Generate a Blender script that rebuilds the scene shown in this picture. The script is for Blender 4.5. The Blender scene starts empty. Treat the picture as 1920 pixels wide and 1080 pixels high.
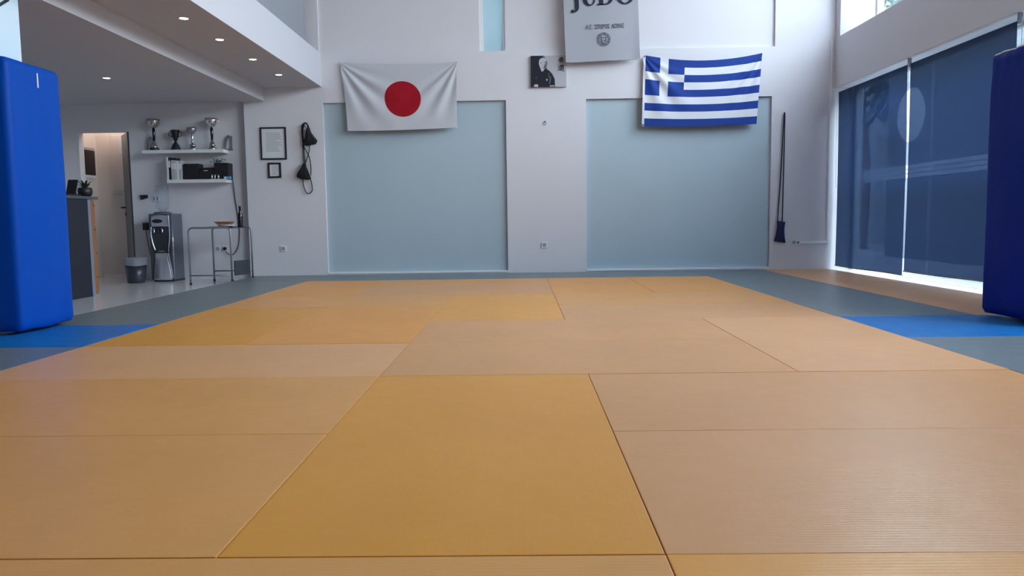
import bpy, bmesh, math, random
from mathutils import Vector, Matrix, noise
R = math.radians
PI = math.pi
SC = bpy.context.scene
COL = SC.collection
random.seed(7)

# ------------------------------------------------------------------ camera
cam = bpy.data.cameras.new('camera')
cam.sensor_width = 36.0
cam.lens = 27.275
cam.clip_start = 0.05
cam_o = bpy.data.objects.new('camera', cam)
COL.objects.link(cam_o)
def cam_matrix(loc, yaw, pitch, roll):
    cy, sy, cp, sp = math.cos(yaw), math.sin(yaw), math.cos(pitch), math.sin(pitch)
    F = Vector((sy*cp, cy*cp, -sp)); R0 = Vector((cy, -sy, 0)); U0 = R0.cross(F)
    cr, sr = math.cos(roll), math.sin(roll)
    Rv = cr*R0 + sr*U0; U = -sr*R0 + cr*U0
    m = Matrix.Identity(4)
    for i in range(3):
        m[i][0] = Rv[i]; m[i][1] = U[i]; m[i][2] = -F[i]; m[i][3] = loc[i]
    return m
cam_o.matrix_world = cam_matrix((0.6885, -1.6616, 0.7428), -0.01302, 0.08890, -0.01333, )
SC.camera = cam_o

# ------------------------------------------------------------------ world, daylight, exposure
SC.view_settings.view_transform = 'Standard'
SC.view_settings.look = 'None'
SC.view_settings.gamma = 1.0
SC.view_settings.use_curve_mapping = False
SC.view_settings.exposure = -0.08
world = bpy.data.worlds.new('sky')
SC.world = world
world.use_nodes = True
wn = world.node_tree
wn.nodes.clear()
wo = wn.nodes.new('ShaderNodeOutputWorld')
bg = wn.nodes.new('ShaderNodeBackground')
tc = wn.nodes.new('ShaderNodeTexCoord')
sep = wn.nodes.new('ShaderNodeSeparateXYZ')
ramp = wn.nodes.new('ShaderNodeValToRGB')
wn.links.new(tc.outputs['Generated'], sep.inputs[0])
wn.links.new(sep.outputs['Z'], ramp.inputs[0])
ramp.color_ramp.elements[0].position = 0.0
ramp.color_ramp.elements[0].color = (0.87, 0.925, 1.0, 1)
ramp.color_ramp.elements[1].position = 0.9
ramp.color_ramp.elements[1].color = (0.72, 0.83, 1.0, 1)
wn.links.new(ramp.outputs[0], bg.inputs['Color'])
bg.inputs['Strength'].default_value = 20.0
wn.links.new(bg.outputs[0], wo.inputs['Surface'])

def portal(name, loc, sx, sy, rot):
    l = bpy.data.lights.new(name, 'AREA')
    l.shape = 'RECTANGLE'; l.size = sx; l.size_y = sy
    l.cycles.is_portal = True
    o = bpy.data.objects.new(name, l)
    o.location = loc; o.rotation_euler = rot
    COL.objects.link(o)
# sampling portals for the sky in the three window openings (they add no light of their own)
portal('clerestory_portal', (5.36, 3.94, 4.07), 2.0, 9.9, (0, R(90), 0))
portal('door_portal', (5.36, 5.0, 1.25), 2.5, 8.1, (0, R(90), 0))

# ------------------------------------------------------------------ helpers
def srgb(r, g, b):
    f = lambda c: (c/255/12.92) if c/255 <= .04045 else ((c/255+.055)/1.055)**2.4
    return (f(r), f(g), f(b), 1.0)

def mat(name, color, rough=.6, metal=0.0, spec=.5, noise_amt=0.0, noise_scale=6.0, bump=0.0, bump_scale=60.0, coat=0.0, **kw):
    m = bpy.data.materials.new(name)
    m.use_nodes = True
    nt = m.node_tree
    b = nt.nodes['Principled BSDF']
    b.inputs['Base Color'].default_value = color
    b.inputs['Roughness'].default_value = rough
    b.inputs['Metallic'].default_value = metal
    b.inputs['Specular IOR Level'].default_value = spec
    b.inputs['Coat Weight'].default_value = coat
    for k, v in kw.items():
        b.inputs[k].default_value = v
    if noise_amt or bump:
        co = nt.nodes.new('ShaderNodeTexCoord')
    if noise_amt:
        n = nt.nodes.new('ShaderNodeTexNoise')
        n.inputs['Scale'].default_value = noise_scale
        n.inputs['Detail'].default_value = 4
        nt.links.new(co.outputs['Object'], n.inputs['Vector'])
        mx = nt.nodes.new('ShaderNodeMix'); mx.data_type = 'RGBA'
        mx.inputs['A'].default_value = tuple(c*(1-noise_amt) for c in color[:3]) + (1,)
        mx.inputs['B'].default_value = tuple(min(1, c*(1+noise_amt)) for c in color[:3]) + (1,)
        nt.links.new(n.outputs['Fac'], mx.inputs['Factor'])
        nt.links.new(mx.outputs['Result'], b.inputs['Base Color'])
    if bump:
        n2 = nt.nodes.new('ShaderNodeTexNoise')
        n2.inputs['Scale'].default_value = bump_scale
        nt.links.new(co.outputs['Object'], n2.inputs['Vector'])
        bp = nt.nodes.new('ShaderNodeBump')
        bp.inputs['Strength'].default_value = bump
        bp.inputs['Distance'].default_value = .002
        nt.links.new(n2.outputs['Fac'], bp.inputs['Height'])
        nt.links.new(bp.outputs['Normal'], b.inputs['Normal'])
    return m

def emit(name, color, strength):
    m = bpy.data.materials.new(name); m.use_nodes = True
    nt = m.node_tree; nt.nodes.clear()
    o = nt.nodes.new('ShaderNodeOutputMaterial'); e = nt.nodes.new('ShaderNodeEmission')
    e.inputs['Color'].default_value = color; e.inputs['Strength'].default_value = strength
    nt.links.new(e.outputs[0], o.inputs['Surface'])
    return m

def thin_glass(name, tint=(.93, .97, .97, 1)):
    m = bpy.data.materials.new(name); m.use_nodes = True
    nt = m.node_tree; nt.nodes.clear()
    o = nt.nodes.new('ShaderNodeOutputMaterial')
    t = nt.nodes.new('ShaderNodeBsdfTransparent'); t.inputs['Color'].default_value = tint
    g = nt.nodes.new('ShaderNodeBsdfGlossy'); g.inputs['Roughness'].default_value = .02
    lw = nt.nodes.new('ShaderNodeLayerWeight'); lw.inputs['Blend'].default_value = .2
    f = nt.nodes.new('ShaderNodeMath'); f.operation = 'MULTIPLY'; f.inputs[1].default_value = .6; nt.links.new(lw.outputs['Facing'], f.inputs[0])
    mx = nt.nodes.new('ShaderNodeMixShader')
    nt.links.new(f.outputs[0], mx.inputs[0]); nt.links.new(t.outputs[0], mx.inputs[1]); nt.links.new(g.outputs[0], mx.inputs[2])
    nt.links.new(mx.outputs[0], o.inputs['Surface'])
    return m

def film(name, diff, trans, through, tint=(1, 1, 1, 1)):
    """thin sheet: scatters light off and through itself, and lets a share through the open weave"""
    m = bpy.data.materials.new(name); m.use_nodes = True
    nt = m.node_tree; nt.nodes.clear()
    o = nt.nodes.new('ShaderNodeOutputMaterial')
    d = nt.nodes.new('ShaderNodeBsdfDiffuse'); d.inputs['Color'].default_value = diff
    t = nt.nodes.new('ShaderNodeBsdfTranslucent'); t.inputs['Color'].default_value = trans
    p = nt.nodes.new('ShaderNodeBsdfTransparent'); p.inputs['Color'].default_value = tint
    a = nt.nodes.new('ShaderNodeAddShader'); mx = nt.nodes.new('ShaderNodeMixShader')
    mx.inputs[0].default_value = through
    nt.links.new(d.outputs[0], a.inputs[0]); nt.links.new(t.outputs[0], a.inputs[1])
    nt.links.new(a.outputs[0], mx.inputs[1]); nt.links.new(p.outputs[0], mx.inputs[2])
    nt.links.new(mx.outputs[0], o.inputs['Surface'])
    return m

# ---- shapes collected into a bmesh
def add_box(bm, x0, x1, y0, y1, z0, z1, bevel=0.0, seg=2):
    vs = [bm.verts.new((x, y, z)) for x in (x0, x1) for y in (y0, y1) for z in (z0, z1)]
    q = [(0, 1, 3, 2), (4, 6, 7, 5), (0, 4, 5, 1), (2, 3, 7, 6), (0, 2, 6, 4), (1, 5, 7, 3)]
    fs = [bm.faces.new([vs[i] for i in f]) for f in q]
    if bevel:
        es = list({e for f in fs for e in f.edges})
        bmesh.ops.bevel(bm, geom=es, offset=bevel, segments=seg, affect='EDGES', profile=.6)
    return bm
def box(*a, **k): return add_box(bmesh.new(), *a, **k)

def add_lathe(bm, prof, cx=0, cy=0, seg=20, close=True):
    rings = []
    for r, z in prof:
        rings.append([bm.verts.new((cx+max(r, 1e-4)*math.cos(2*PI*i/seg), cy+max(r, 1e-4)*math.sin(2*PI*i/seg), z)) for i in range(seg)])
    for a, b in zip(rings, rings[1:]):
        for i in range(seg):
            f = bm.faces.new((a[i], a[(i+1) % seg], b[(i+1) % seg], b[i])); f.smooth = True
    if close:
        bm.faces.new(list(reversed(rings[0]))); bm.faces.new(rings[-1])
    return bm
def lathe(*a, **k): return add_lathe(bmesh.new(), *a, **k)

def smooth_path(pts, n=6, closed=False):
    P = [Vector(p) for p in pts]; out = []
    N = len(P)
    rng = range(N) if closed else range(N-1)
    for i in rng:
        p0 = P[(i-1) % N] if (closed or i > 0) else P[i]
        p1 = P[i]; p2 = P[(i+1) % N]
        p3 = P[(i+2) % N] if (closed or i+2 < N) else p2
        for k in range(n):
            t = k/n
            out.append(.5*((2*p1)+(p2-p0)*t+(2*p0-5*p1+4*p2-p3)*t*t+(-p0+3*p1-3*p2+p3)*t**3))
    if not closed: out.append(P[-1])
    return out

def add_tube(bm, pts, r, seg=8, closed=False, radii=None):
    P = [Vector(p) for p in pts]; N = len(P); rings = []
    up = Vector((0, 0, 1))
    prev = None
    for i in range(N):
        a = P[(i-1) % N] if (closed or i > 0) else P[i]
        b = P[(i+1) % N] if (closed or i < N-1) else P[i]
        t = (b-a).normalized()
        if prev is None:
            u = t.cross(up)
            if u.length < .05: u = t.cross(Vector((0, 1, 0)))
            u.normalize()
        else:
            u = (prev - t*prev.dot(t)).normalized()
        prev = u
        v = t.cross(u)
        rr = radii[i] if radii else r
        rings.append([bm.verts.new(P[i]+rr*(math.cos(2*PI*k/seg)*u+math.sin(2*PI*k/seg)*v)) for k in range(seg)])
    for i in range(N if closed else N-1):
        a, b = rings[i], rings[(i+1) % N]
        for k in range(seg):
            f = bm.faces.new((a[k], a[(k+1) % seg], b[(k+1) % seg], b[k])); f.smooth = True
    if not closed:
        bm.faces.new(list(reversed(rings[0]))); bm.faces.new(rings[-1])
    return bm
def tube(*a, **k): return add_tube(bmesh.new(), *a, **k)

def add_grid(bm, nu, nv, f, uv=False, smooth=True):
    vs = [[bm.verts.new(f(i/nu, j/nv)) for i in range(nu+1)] for j in range(nv+1)]
    lay = bm.loops.layers.uv.new('UVMap') if uv else None
    for j in range(nv):
        for i in range(nu):
            fc = bm.faces.new((vs[j][i], vs[j+1][i], vs[j+1][i+1], vs[j][i+1])); fc.smooth = smooth
            if uv:
                for l, (a, b) in zip(fc.loops, ((i, j), (i, j+1), (i+1, j+1), (i+1, j))):
                    l[lay].uv = (a/nu, b/nv)
    return bm
def grid(*a, **k): return add_grid(bmesh.new(), *a, **k)

def add_strip(bm, A, B):
    va = [bm.verts.new(p) for p in A]; vb = [bm.verts.new(p) for p in B]
    for i in range(len(A)-1):
        bm.faces.new((va[i], va[i+1], vb[i+1], vb[i]))
    return bm

def add_prism(bm, poly, y0, y1):
    """polygon in x,z extruded along y"""
    a = [bm.verts.new((x, y0, z)) for x, z in poly]; b = [bm.verts.new((x, y1, z)) for x, z in poly]
    n = len(poly)
    bm.faces.new(a); bm.faces.new(list(reversed(b)))
    for i in range(n):
        bm.faces.new((a[i], b[i], b[(i+1) % n], a[(i+1) % n]))
    return bm
def prism(*a): return add_prism(bmesh.new(), *a)

def disc(cx, y, cz, r, seg=32, bm=None):
    bm = bm or bmesh.new()
    bm.faces.new([bm.verts.new((cx+r*math.cos(2*PI*i/seg), y, cz+r*math.sin(2*PI*i/seg))) for i in range(seg)])
    return bm

def solidify_y(bm, t):
    geom = bmesh.ops.extrude_face_region(bm, geom=bm.faces[:])
    vs = [e for e in geom['geom'] if isinstance(e, bmesh.types.BMVert)]
    bmesh.ops.translate(bm, vec=(0, t, 0), verts=vs)
    return bm

def root_loc(p):
    while p.parent: p = p.parent
    return p.location

def obj(name, bm, m, parent=None, solid=0.0):
    bmesh.ops.recalc_face_normals(bm, faces=bm.faces[:])
    me = bpy.data.meshes.new(name)
    if parent is not None:
        bm.transform(Matrix.Translation(-root_loc(parent)))
    bm.to_mesh(me); bm.free()
    if m is not None: me.materials.append(m)
    o = bpy.data.objects.new(name, me)
    COL.objects.link(o)
    if parent is not None: o.parent = parent
    if solid:
        md = o.modifiers.new('thickness', 'SOLIDIFY'); md.thickness = solid; md.offset = 0
    return o

def tag(o, label, cat, group=None):
    o['label'] = label; o['category'] = cat
    if group: o['group'] = group
    return o
def thing(name, label, cat, loc, group=None):
    o = bpy.data.objects.new(name, None)
    o.empty_display_size = .1
    COL.objects.link(o); o.location = loc
    return tag(o, label, cat, group)
def struct(name, bm, m, parent=None):
    o = obj(name, bm, m, parent)
    if parent is None: o['kind'] = 'structure'
    return o

# ------------------------------------------------------------------ materials
WHITE = mat('wall_paint', (.70, .69, .73, 1), .75, noise_amt=.02, noise_scale=3, bump=.15, bump_scale=180)
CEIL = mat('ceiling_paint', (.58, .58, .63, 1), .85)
ROOFW = mat('white_ceiling_paint', (.86, .86, .87, 1), .85)
PANEL = mat('pale_blue_paint', (.43, .54, .61, 1), .6, noise_amt=.03, noise_scale=2)
TRIMW = mat('white_trim', (.82, .83, .85, 1), .45)
TILE = mat('white_gloss_tile', (.74, .74, .75, 1), .12, noise_amt=.02, noise_scale=8)
MARBLE = mat('pale_marble', (.80, .79, .76, 1), .35, noise_amt=.06, noise_scale=14)
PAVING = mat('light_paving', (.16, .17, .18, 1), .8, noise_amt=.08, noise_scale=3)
BLACK = mat('black_plastic', (.012, .012, .016, 1), .45)
DARK = mat('dark_charcoal', (.03, .034, .045, 1), .5)
GREYD = mat('grey_laminate', (.18, .20, .24, 1), .5)
SILVER = mat('silver_metal', (.72, .73, .76, 1), .18, 1.0)
STEEL = mat('brushed_steel', (.40, .42, .46, 1), .34, 1.0)
TUBEM = mat('grey_painted_tube', (.26, .28, .31, 1), .38, .6)
CLOTHB = mat('black_cloth', (.008, .009, .014, 1), .85, noise_amt=.3, noise_scale=40)
CLOTHN = mat('navy_cloth', (.006, .012, .075, 1), .75, noise_amt=.3, noise_scale=30)
PLASTW = mat('white_plastic', (.75, .76, .78, 1), .4)
PAPER = mat('white_paper', (.72, .73, .75, 1), .8)
INK = mat('grey_ink', (.30, .31, .35, 1), .8)
NAVYINK = mat('dark_navy_ink', (.006, .010, .035, 1), .7)
ORANGEW = mat('orange_wood', (.28, .105, .04, 1), .5, noise_amt=.12, noise_scale=20)
GLASS = thin_glass('window_glass')
LAMP = emit('lamp_glow', (1, .97, .93, 1), 14)

def mat_vinyl(name, color, along_x=True, rough=.37):
    rib = .30 if along_x else .06
    m = bpy.data.materials.new(name); m.use_nodes = True
    nt = m.node_tree; L = nt.links
    b = nt.nodes['Principled BSDF']
    co = nt.nodes.new('ShaderNodeTexCoord')
    n1 = nt.nodes.new('ShaderNodeTexNoise'); n1.inputs['Scale'].default_value = 1.6; n1.inputs['Detail'].default_value = 5
    L.new(co.outputs['Object'], n1.inputs['Vector'])
    mx = nt.nodes.new('ShaderNodeMix'); mx.data_type = 'RGBA'
    mx.inputs['A'].default_value = tuple(c*.90 for c in color) + (1,)
    mx.inputs['B'].default_value = tuple(c*1.08 for c in color) + (1,)
    L.new(n1.outputs['Fac'], mx.inputs['Factor'])
    L.new(mx.outputs['Result'], b.inputs['Base Color'])
    # tatami ribs + scuffs as relief
    sp = nt.nodes.new('ShaderNodeSeparateXYZ'); L.new(co.outputs['Object'], sp.inputs[0])
    ml = nt.nodes.new('ShaderNodeMath'); ml.operation = 'MULTIPLY'; ml.inputs[1].default_value = 2*PI/.0145
    L.new(sp.outputs['Y' if along_x else 'X'], ml.inputs[0])
    sn = nt.nodes.new('ShaderNodeMath'); sn.operation = 'SINE'; L.new(ml.outputs[0], sn.inputs[0])
    mp = nt.nodes.new('ShaderNodeMapping'); mp.inputs['Scale'].default_value = (6, 60, 6) if along_x else (60, 6, 6)
    L.new(co.outputs['Object'], mp.inputs['Vector'])
    n2 = nt.nodes.new('ShaderNodeTexNoise'); n2.inputs['Scale'].default_value = 1.0; n2.inputs['Detail'].default_value = 3
    L.new(mp.outputs[0], n2.inputs['Vector'])
    n3 = nt.nodes.new('ShaderNodeTexNoise'); n3.inputs['Scale'].default_value = 9.0; n3.inputs['Detail'].default_value = 6
    L.new(co.outputs['Object'], n3.inputs['Vector'])
    a1 = nt.nodes.new('ShaderNodeMath'); a1.operation = 'MULTIPLY_ADD'; a1.inputs[1].default_value = rib
    L.new(sn.outputs[0], a1.inputs[0]); L.new(n2.outputs['Fac'], a1.inputs[2])
    a2 = nt.nodes.new('ShaderNodeMath'); a2.operation = 'MULTIPLY_ADD'; a2.inputs[1].default_value = 5.0
    L.new(n3.outputs['Fac'], a2.inputs[0]); L.new(a1.outputs[0], a2.inputs[2])
    bp = nt.nodes.new('ShaderNodeBump'); bp.inputs['Strength'].default_value = .35; bp.inputs['Distance'].default_value = .0009
    L.new(a2.outputs[0], bp.inputs['Height']); L.new(bp.outputs['Normal'], b.inputs['Normal'])
    rr = nt.nodes.new('ShaderNodeMapRange'); rr.inputs['To Min'].default_value = rough-.06; rr.inputs['To Max'].default_value = rough+.08
    L.new(n3.outputs['Fac'], rr.inputs['Value']); L.new(rr.outputs[0], b.inputs['Roughness'])
    b.inputs['Specular IOR Level'].default_value = .40
    return m

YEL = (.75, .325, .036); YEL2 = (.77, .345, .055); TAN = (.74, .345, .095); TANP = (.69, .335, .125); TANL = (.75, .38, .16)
ORG = (.78, .33, .06); GRY = (.17, .20, .21); BLU = (.006, .16, .48)
_vin = {}
def vin(c, ax, nm):
    k = (c, ax)
    if k not in _vin: _vin[k] = mat_vinyl('vinyl_'+nm, c, ax)
    return _vin[k]

# ------------------------------------------------------------------ setting
FW = 9.03          # face of the far wall
TZ = -.04          # tile level under the mats
struct('floor', box(-7.1, 5.3, -4.2, 10.2, -.14, TZ), TILE)
# far wall, built around its two lower recesses, the upper recess and the slot window
bm = bmesh.new()
B = 9.30
def wallbox(x0, x1, z0, z1, y=FW): add_box(bm, x0, x1, y, B, z0, z1)
wallbox(-3.07, -1.99, TZ, 2.345); wallbox(.50, 1.585, TZ, 2.345); wallbox(4.09, 5.32, TZ, 2.345)
wallbox(-1.99, .50, TZ, .035); wallbox(1.585, 4.09, TZ, .035)
wallbox(-1.99, .50, .035, 2.345, FW+.05); wallbox(1.585, 4.09, .035, 2.345, FW+.05)
wallbox(-3.07, 5.32, 2.345, 3.0)
wallbox(-7.1, -2.02, 3.0, 5.3); wallbox(4.12, 5.32, 3.0, 5.3)
wallbox(-7.1, -3.07, 2.40, 3.0)
UR = FW+.035
wallbox(-2.02, .15, 3.0, 5.3, UR); wallbox(.50, 4.12, 3.0, 5.3, UR); wallbox(.15, .50, 4.7, 5.3, UR)
wall = struct('wall_far', bm, WHITE)
struct('recess_panel', box(-1.985, .495, FW+.044, FW+.0505, .037, 2.343), PANEL, wall)
struct('recess_panel', box(1.59, 4.085, FW+.044, FW+.0505, .037, 2.343), PANEL, wall)
struct('trim_1', box(-1.99, .50, FW-.008, FW+.045, .012, .036, bevel=.004), TRIMW)
struct('trim_2', box(1.585, 4.09, FW-.008, FW+.045, .012, .036, bevel=.004), TRIMW)
# slot window of the far wall
w = struct('window_1', box(.15, .50, UR+.02, UR+.18, 3.0, 3.004), TRIMW)
struct('window_frame', box(.15, .205, UR+.02, UR+.10, 3.0, 4.7, bevel=.004), TRIMW, w)
struct('window_frame', box(.472, .50, UR+.02, UR+.10, 3.0, 4.7, bevel=.004), TRIMW, w)
struct('pane', box(.205, .472, UR+.06, UR+.066, 3.004, 4.7), film('frosted_pane', (.30, .34, .36, 1), (.11, .145, .155, 1), .02, (.8, 1, 1, 1)), w)

# alcove wall on the left with the doorway
AW = 9.15
bm = bmesh.new()
add_box(bm, -7.1, -5.437, AW, 9.27, TZ, 2.42); add_box(bm, -4.724, -3.05, AW, 9.30, TZ, 2.42); add_box(bm, -5.437, -4.724, AW, 9.27, 2.03, 2.42)
struct('wall_alcove', bm, WHITE)
# corridor behind the doorway
CORR = mat('corridor_paint', (.74, .68, .64, 1), .75)
bm = bmesh.new()
add_box(bm, -5.66, -5.50, 9.27, 9.85, TZ, 2.5); add_box(bm, -5.66, -3.4, 9.72, 9.85, TZ, 2.5)
add_box(bm, -3.6, -3.4, 9.30, 9.85, TZ, 2.5); add_box(bm, -5.66, -3.4, 9.27, 9.85, 2.42, 2.5)
struct('wall_corridor', bm, CORR)
struct('baseboard_corridor', box(-5.49, -4.4, 9.70, 9.721, TZ, .0), TRIMW)
# left wall, unseen wall behind the camera, greyed to cut bounced light
struct('wall_left', box(-7.25, -7.1, -4.2, 9.3, TZ, 5.3), WHITE)
struct('wall_back', box(-7.25, 5.3, -4.35, -4.2, TZ, 5.3), mat('bounce_cutting_grey', (.22, .22, .24, 1), .8))
# right wall: band over the doors, clerestory above, solid part near the camera
bm = bmesh.new()
add_box(bm, 4.925, 5.30, -4.2, FW, 2.44, 3.08)
add_box(bm, 4.925, 5.30, -4.2, FW, 5.05, 5.3)
add_box(bm, 4.925, 5.30, 8.88, FW, 3.08, 5.05)
add_box(bm, 4.925, 5.30, -4.2, -1.0, 3.08, 5.05)
add_box(bm, 4.925, 5.30, -4.2, 1.0, TZ, 2.44)
struct('wall_right', bm, WHITE)
struct('ceiling', box(-7.25, 5.3, -4.35, 9.3, 5.3, 5.45), ROOFW)
# mezzanine slab with its two soffit levels
struct('mezzanine_slab', prism([(-7.1, 2.379), (-2.789, 2.379), (-2.789, 2.559), (-1.995, 2.559), (-1.995, 3.004), (-7.1, 3.004)], -4.2, FW+.005), CEIL)
# trunking on the far wall
struct('trim_3', box(4.862, 4.886, FW-.014, FW+.002, .36, 3.08, bevel=.003), TRIMW)
struct('trim_4', box(4.47, 4.886, FW-.014, FW+.002, .352, .385, bevel=.003), TRIMW)

# clerestory glazing on the right
def frame_bar(parent, *a): return struct('window_frame', box(*a, bevel=.004), TRIMW, parent)
w = struct('window_2', box(4.93, 5.30, -1.0, 8.88, 3.08, 3.095), TRIMW)
frame_bar(w, 5.09, 5.16, -1.0, 8.88, 3.095, 3.16); frame_bar(w, 5.09, 5.16, -1.0, 8.88, 4.99, 5.05)
ys = [8.88, 8.20, 6.45, 4.7, 2.95, 1.2, -1.0]
for y in ys[1:-1]: frame_bar(w, 5.085, 5.165, y-.035, y+.035, 3.16, 4.99)
FROST = film('frosted_glass', (.30, .31, .32, 1), (.55, .57, .60, 1), .15)
for i, (a, b) in enumerate(zip(ys, ys[1:])): struct('pane', box(5.122, 5.128, b+.035, a-.035, 3.16, 4.99), FROST if i == 0 else GLASS, w)

# glazed doors behind the blinds, plus an unseen unblinded one added to let in light
GX = 5.22
STICK = film('frosted_sticker', (.12, .13, .14, 1), (.93, .95, .97, 1), .0)
struct('trim_5', box(4.905, 5.30, 1.0, FW, TZ, -.006), MARBLE)
yd = [FW, 7.06, 5.12, 3.05, 1.0]
for i, (a, b) in enumerate(zip(yd, yd[1:])):
    d = struct('window_%d' % (i+3), box(GX-.03, GX+.03, b, a, -.012, -.002), TRIMW)
    frame_bar(d, GX-.03, GX+.03, b, a, 2.40, 2.445)
    if i != 1: frame_bar(d, GX-.03, GX+.03, a-(.07 if i == 0 else .03), a, -.002, 2.40)
    if i != 0: frame_bar(d, GX-.03, GX+.03, b, b+.03, -.002, 2.40)
    struct('pane', box(GX-.004, GX+.004, b+.03, a-(.07 if i == 0 else .03), -.002, 2.40), GLASS, d)
    for k in range(3):
        z = 1.158+k*.053
        bm = bmesh.new(); y0_, y1_ = b+(0 if i == 0 else .03), a-(.30 if i == 0 else 0 if i == 1 else .03)
        add_strip(bm, [(GX-.006, y0_, z), (GX-.006, y1_, z)], [(GX-.006, y0_, z+.043), (GX-.006, y1_, z+.043)])
        struct('frosted_stripe', bm, STICK, d)
# round frosted sticker spanning the first two panes
dd = [o for o in COL.objects if o.name.startswith('window_4')][0]
bm = bmesh.new()
vs = [bm.verts.new((GX-.036, 7.46+.32*math.cos(2*PI*k/48), 1.87+.305*math.sin(2*PI*k/48))) for k in range(48)]
bm.faces.new(vs)
struct('frosted_disc', bm, STICK, dd)

# ------------------------------------------------------------------ outdoors
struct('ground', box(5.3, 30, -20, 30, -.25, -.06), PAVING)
LEAF = mat('leaf', (.05, .11, .09, 1), .6, noise_amt=.5, noise_scale=2)
BARK = mat('bark', (.09, .06, .04, 1), .9)
def tree(name, label, x, y, h, r, n, seed, group=None):
    t = thing(name, label, 'tree', (x, y, -.06), group)
    rnd = random.Random(seed)
    pts = [(x, y, -.08), (x+.08, y+.05, h*.25), (x-.05, y+.1, h*.5), (x, y, h*.8)]
    bm = tube(smooth_path(pts, 5), .1, 8, radii=[.16-.10*i/15 for i in range(16)])
    for k in range(6):
        a = 2*PI*k/6+rnd.random()
        z0 = h*(.35+.07*k)
        obj('branch', tube(smooth_path([(x, y, z0), (x+r*.35*math.cos(a), y+r*.35*math.sin(a), z0+.4), (x+r*.7*math.cos(a), y+r*.7*math.sin(a), z0+.9)], 4), .04, 6, radii=[.05-.004*i for i in range(9)]), BARK, t)
    obj('trunk', bm, BARK, t)
    bm = bmesh.new()
    for k in range(n):
        while True:
            p = Vector((rnd.uniform(-1, 1), rnd.uniform(-1, 1), rnd.uniform(-1, 1)))
            if .35 < p.length < 1 and noise.noise(p*2.2+Vector((seed, 0, 0))) > -.12: break
        c = Vector((x, y, h*.68)) + Vector((p.x*r, p.y*r, p.z*h*.34))
        d = Vector((rnd.gauss(0, 1), rnd.gauss(0, 1), rnd.gauss(0, 1))).normalized()
        e = d.orthogonal().normalized(); s = rnd.uniform(.06, .13)
        f = d.cross(e)
        bm.faces.new([bm.verts.new(c+v) for v in (-e*s, f*s*.5, e*s, -f*s*.5)])
    o = obj('foliage', bm, LEAF, t); o['kind'] = 'stuff'
tree('tree', 'leafy green tree seen through the high side window', 8.6, 16.6, 7.6, 1.05, 4200, 3)
tree('tree', 'leafy tree behind the narrow slot window of the far wall', .1, 13.6, 6.6, 1.7, 5200, 11)
gw = struct('sky_blocker_wall', box(7.6, 7.8, 1.0, 13.2, -.08, 3.75), mat('sky_blocker_slate', (.040, .055, .072, 1), .85, noise_amt=.15, noise_scale=1.5))  # added dark wall, keeps bright sky from showing through the blinds
struct('sky_blocker_coping', box(7.55, 7.85, 1.0, 13.25, 3.75, 3.81, bevel=.01), GREYD, gw)

bd = thing('backdrop', 'low grey building added outdoors for a lighter band through the leftmost blind', 'backdrop', (12, 20, -.06))  # added block, gives a lighter tone behind the leftmost blind
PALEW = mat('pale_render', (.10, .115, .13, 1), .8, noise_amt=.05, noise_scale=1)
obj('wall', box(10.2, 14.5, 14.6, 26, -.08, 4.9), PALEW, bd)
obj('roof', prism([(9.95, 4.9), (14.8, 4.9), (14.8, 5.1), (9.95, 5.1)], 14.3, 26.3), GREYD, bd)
for k in range(3):
    wi = obj('window', box(10.17, 10.22, 20.5+1.9*k, 21.5+1.9*k, 1.0, 2.4, bevel=.01), TRIMW, bd)
    obj('pane', box(10.16, 10.175, 20.58+1.9*k, 21.42+1.9*k, 1.08, 2.32), GREYD, wi)

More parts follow.
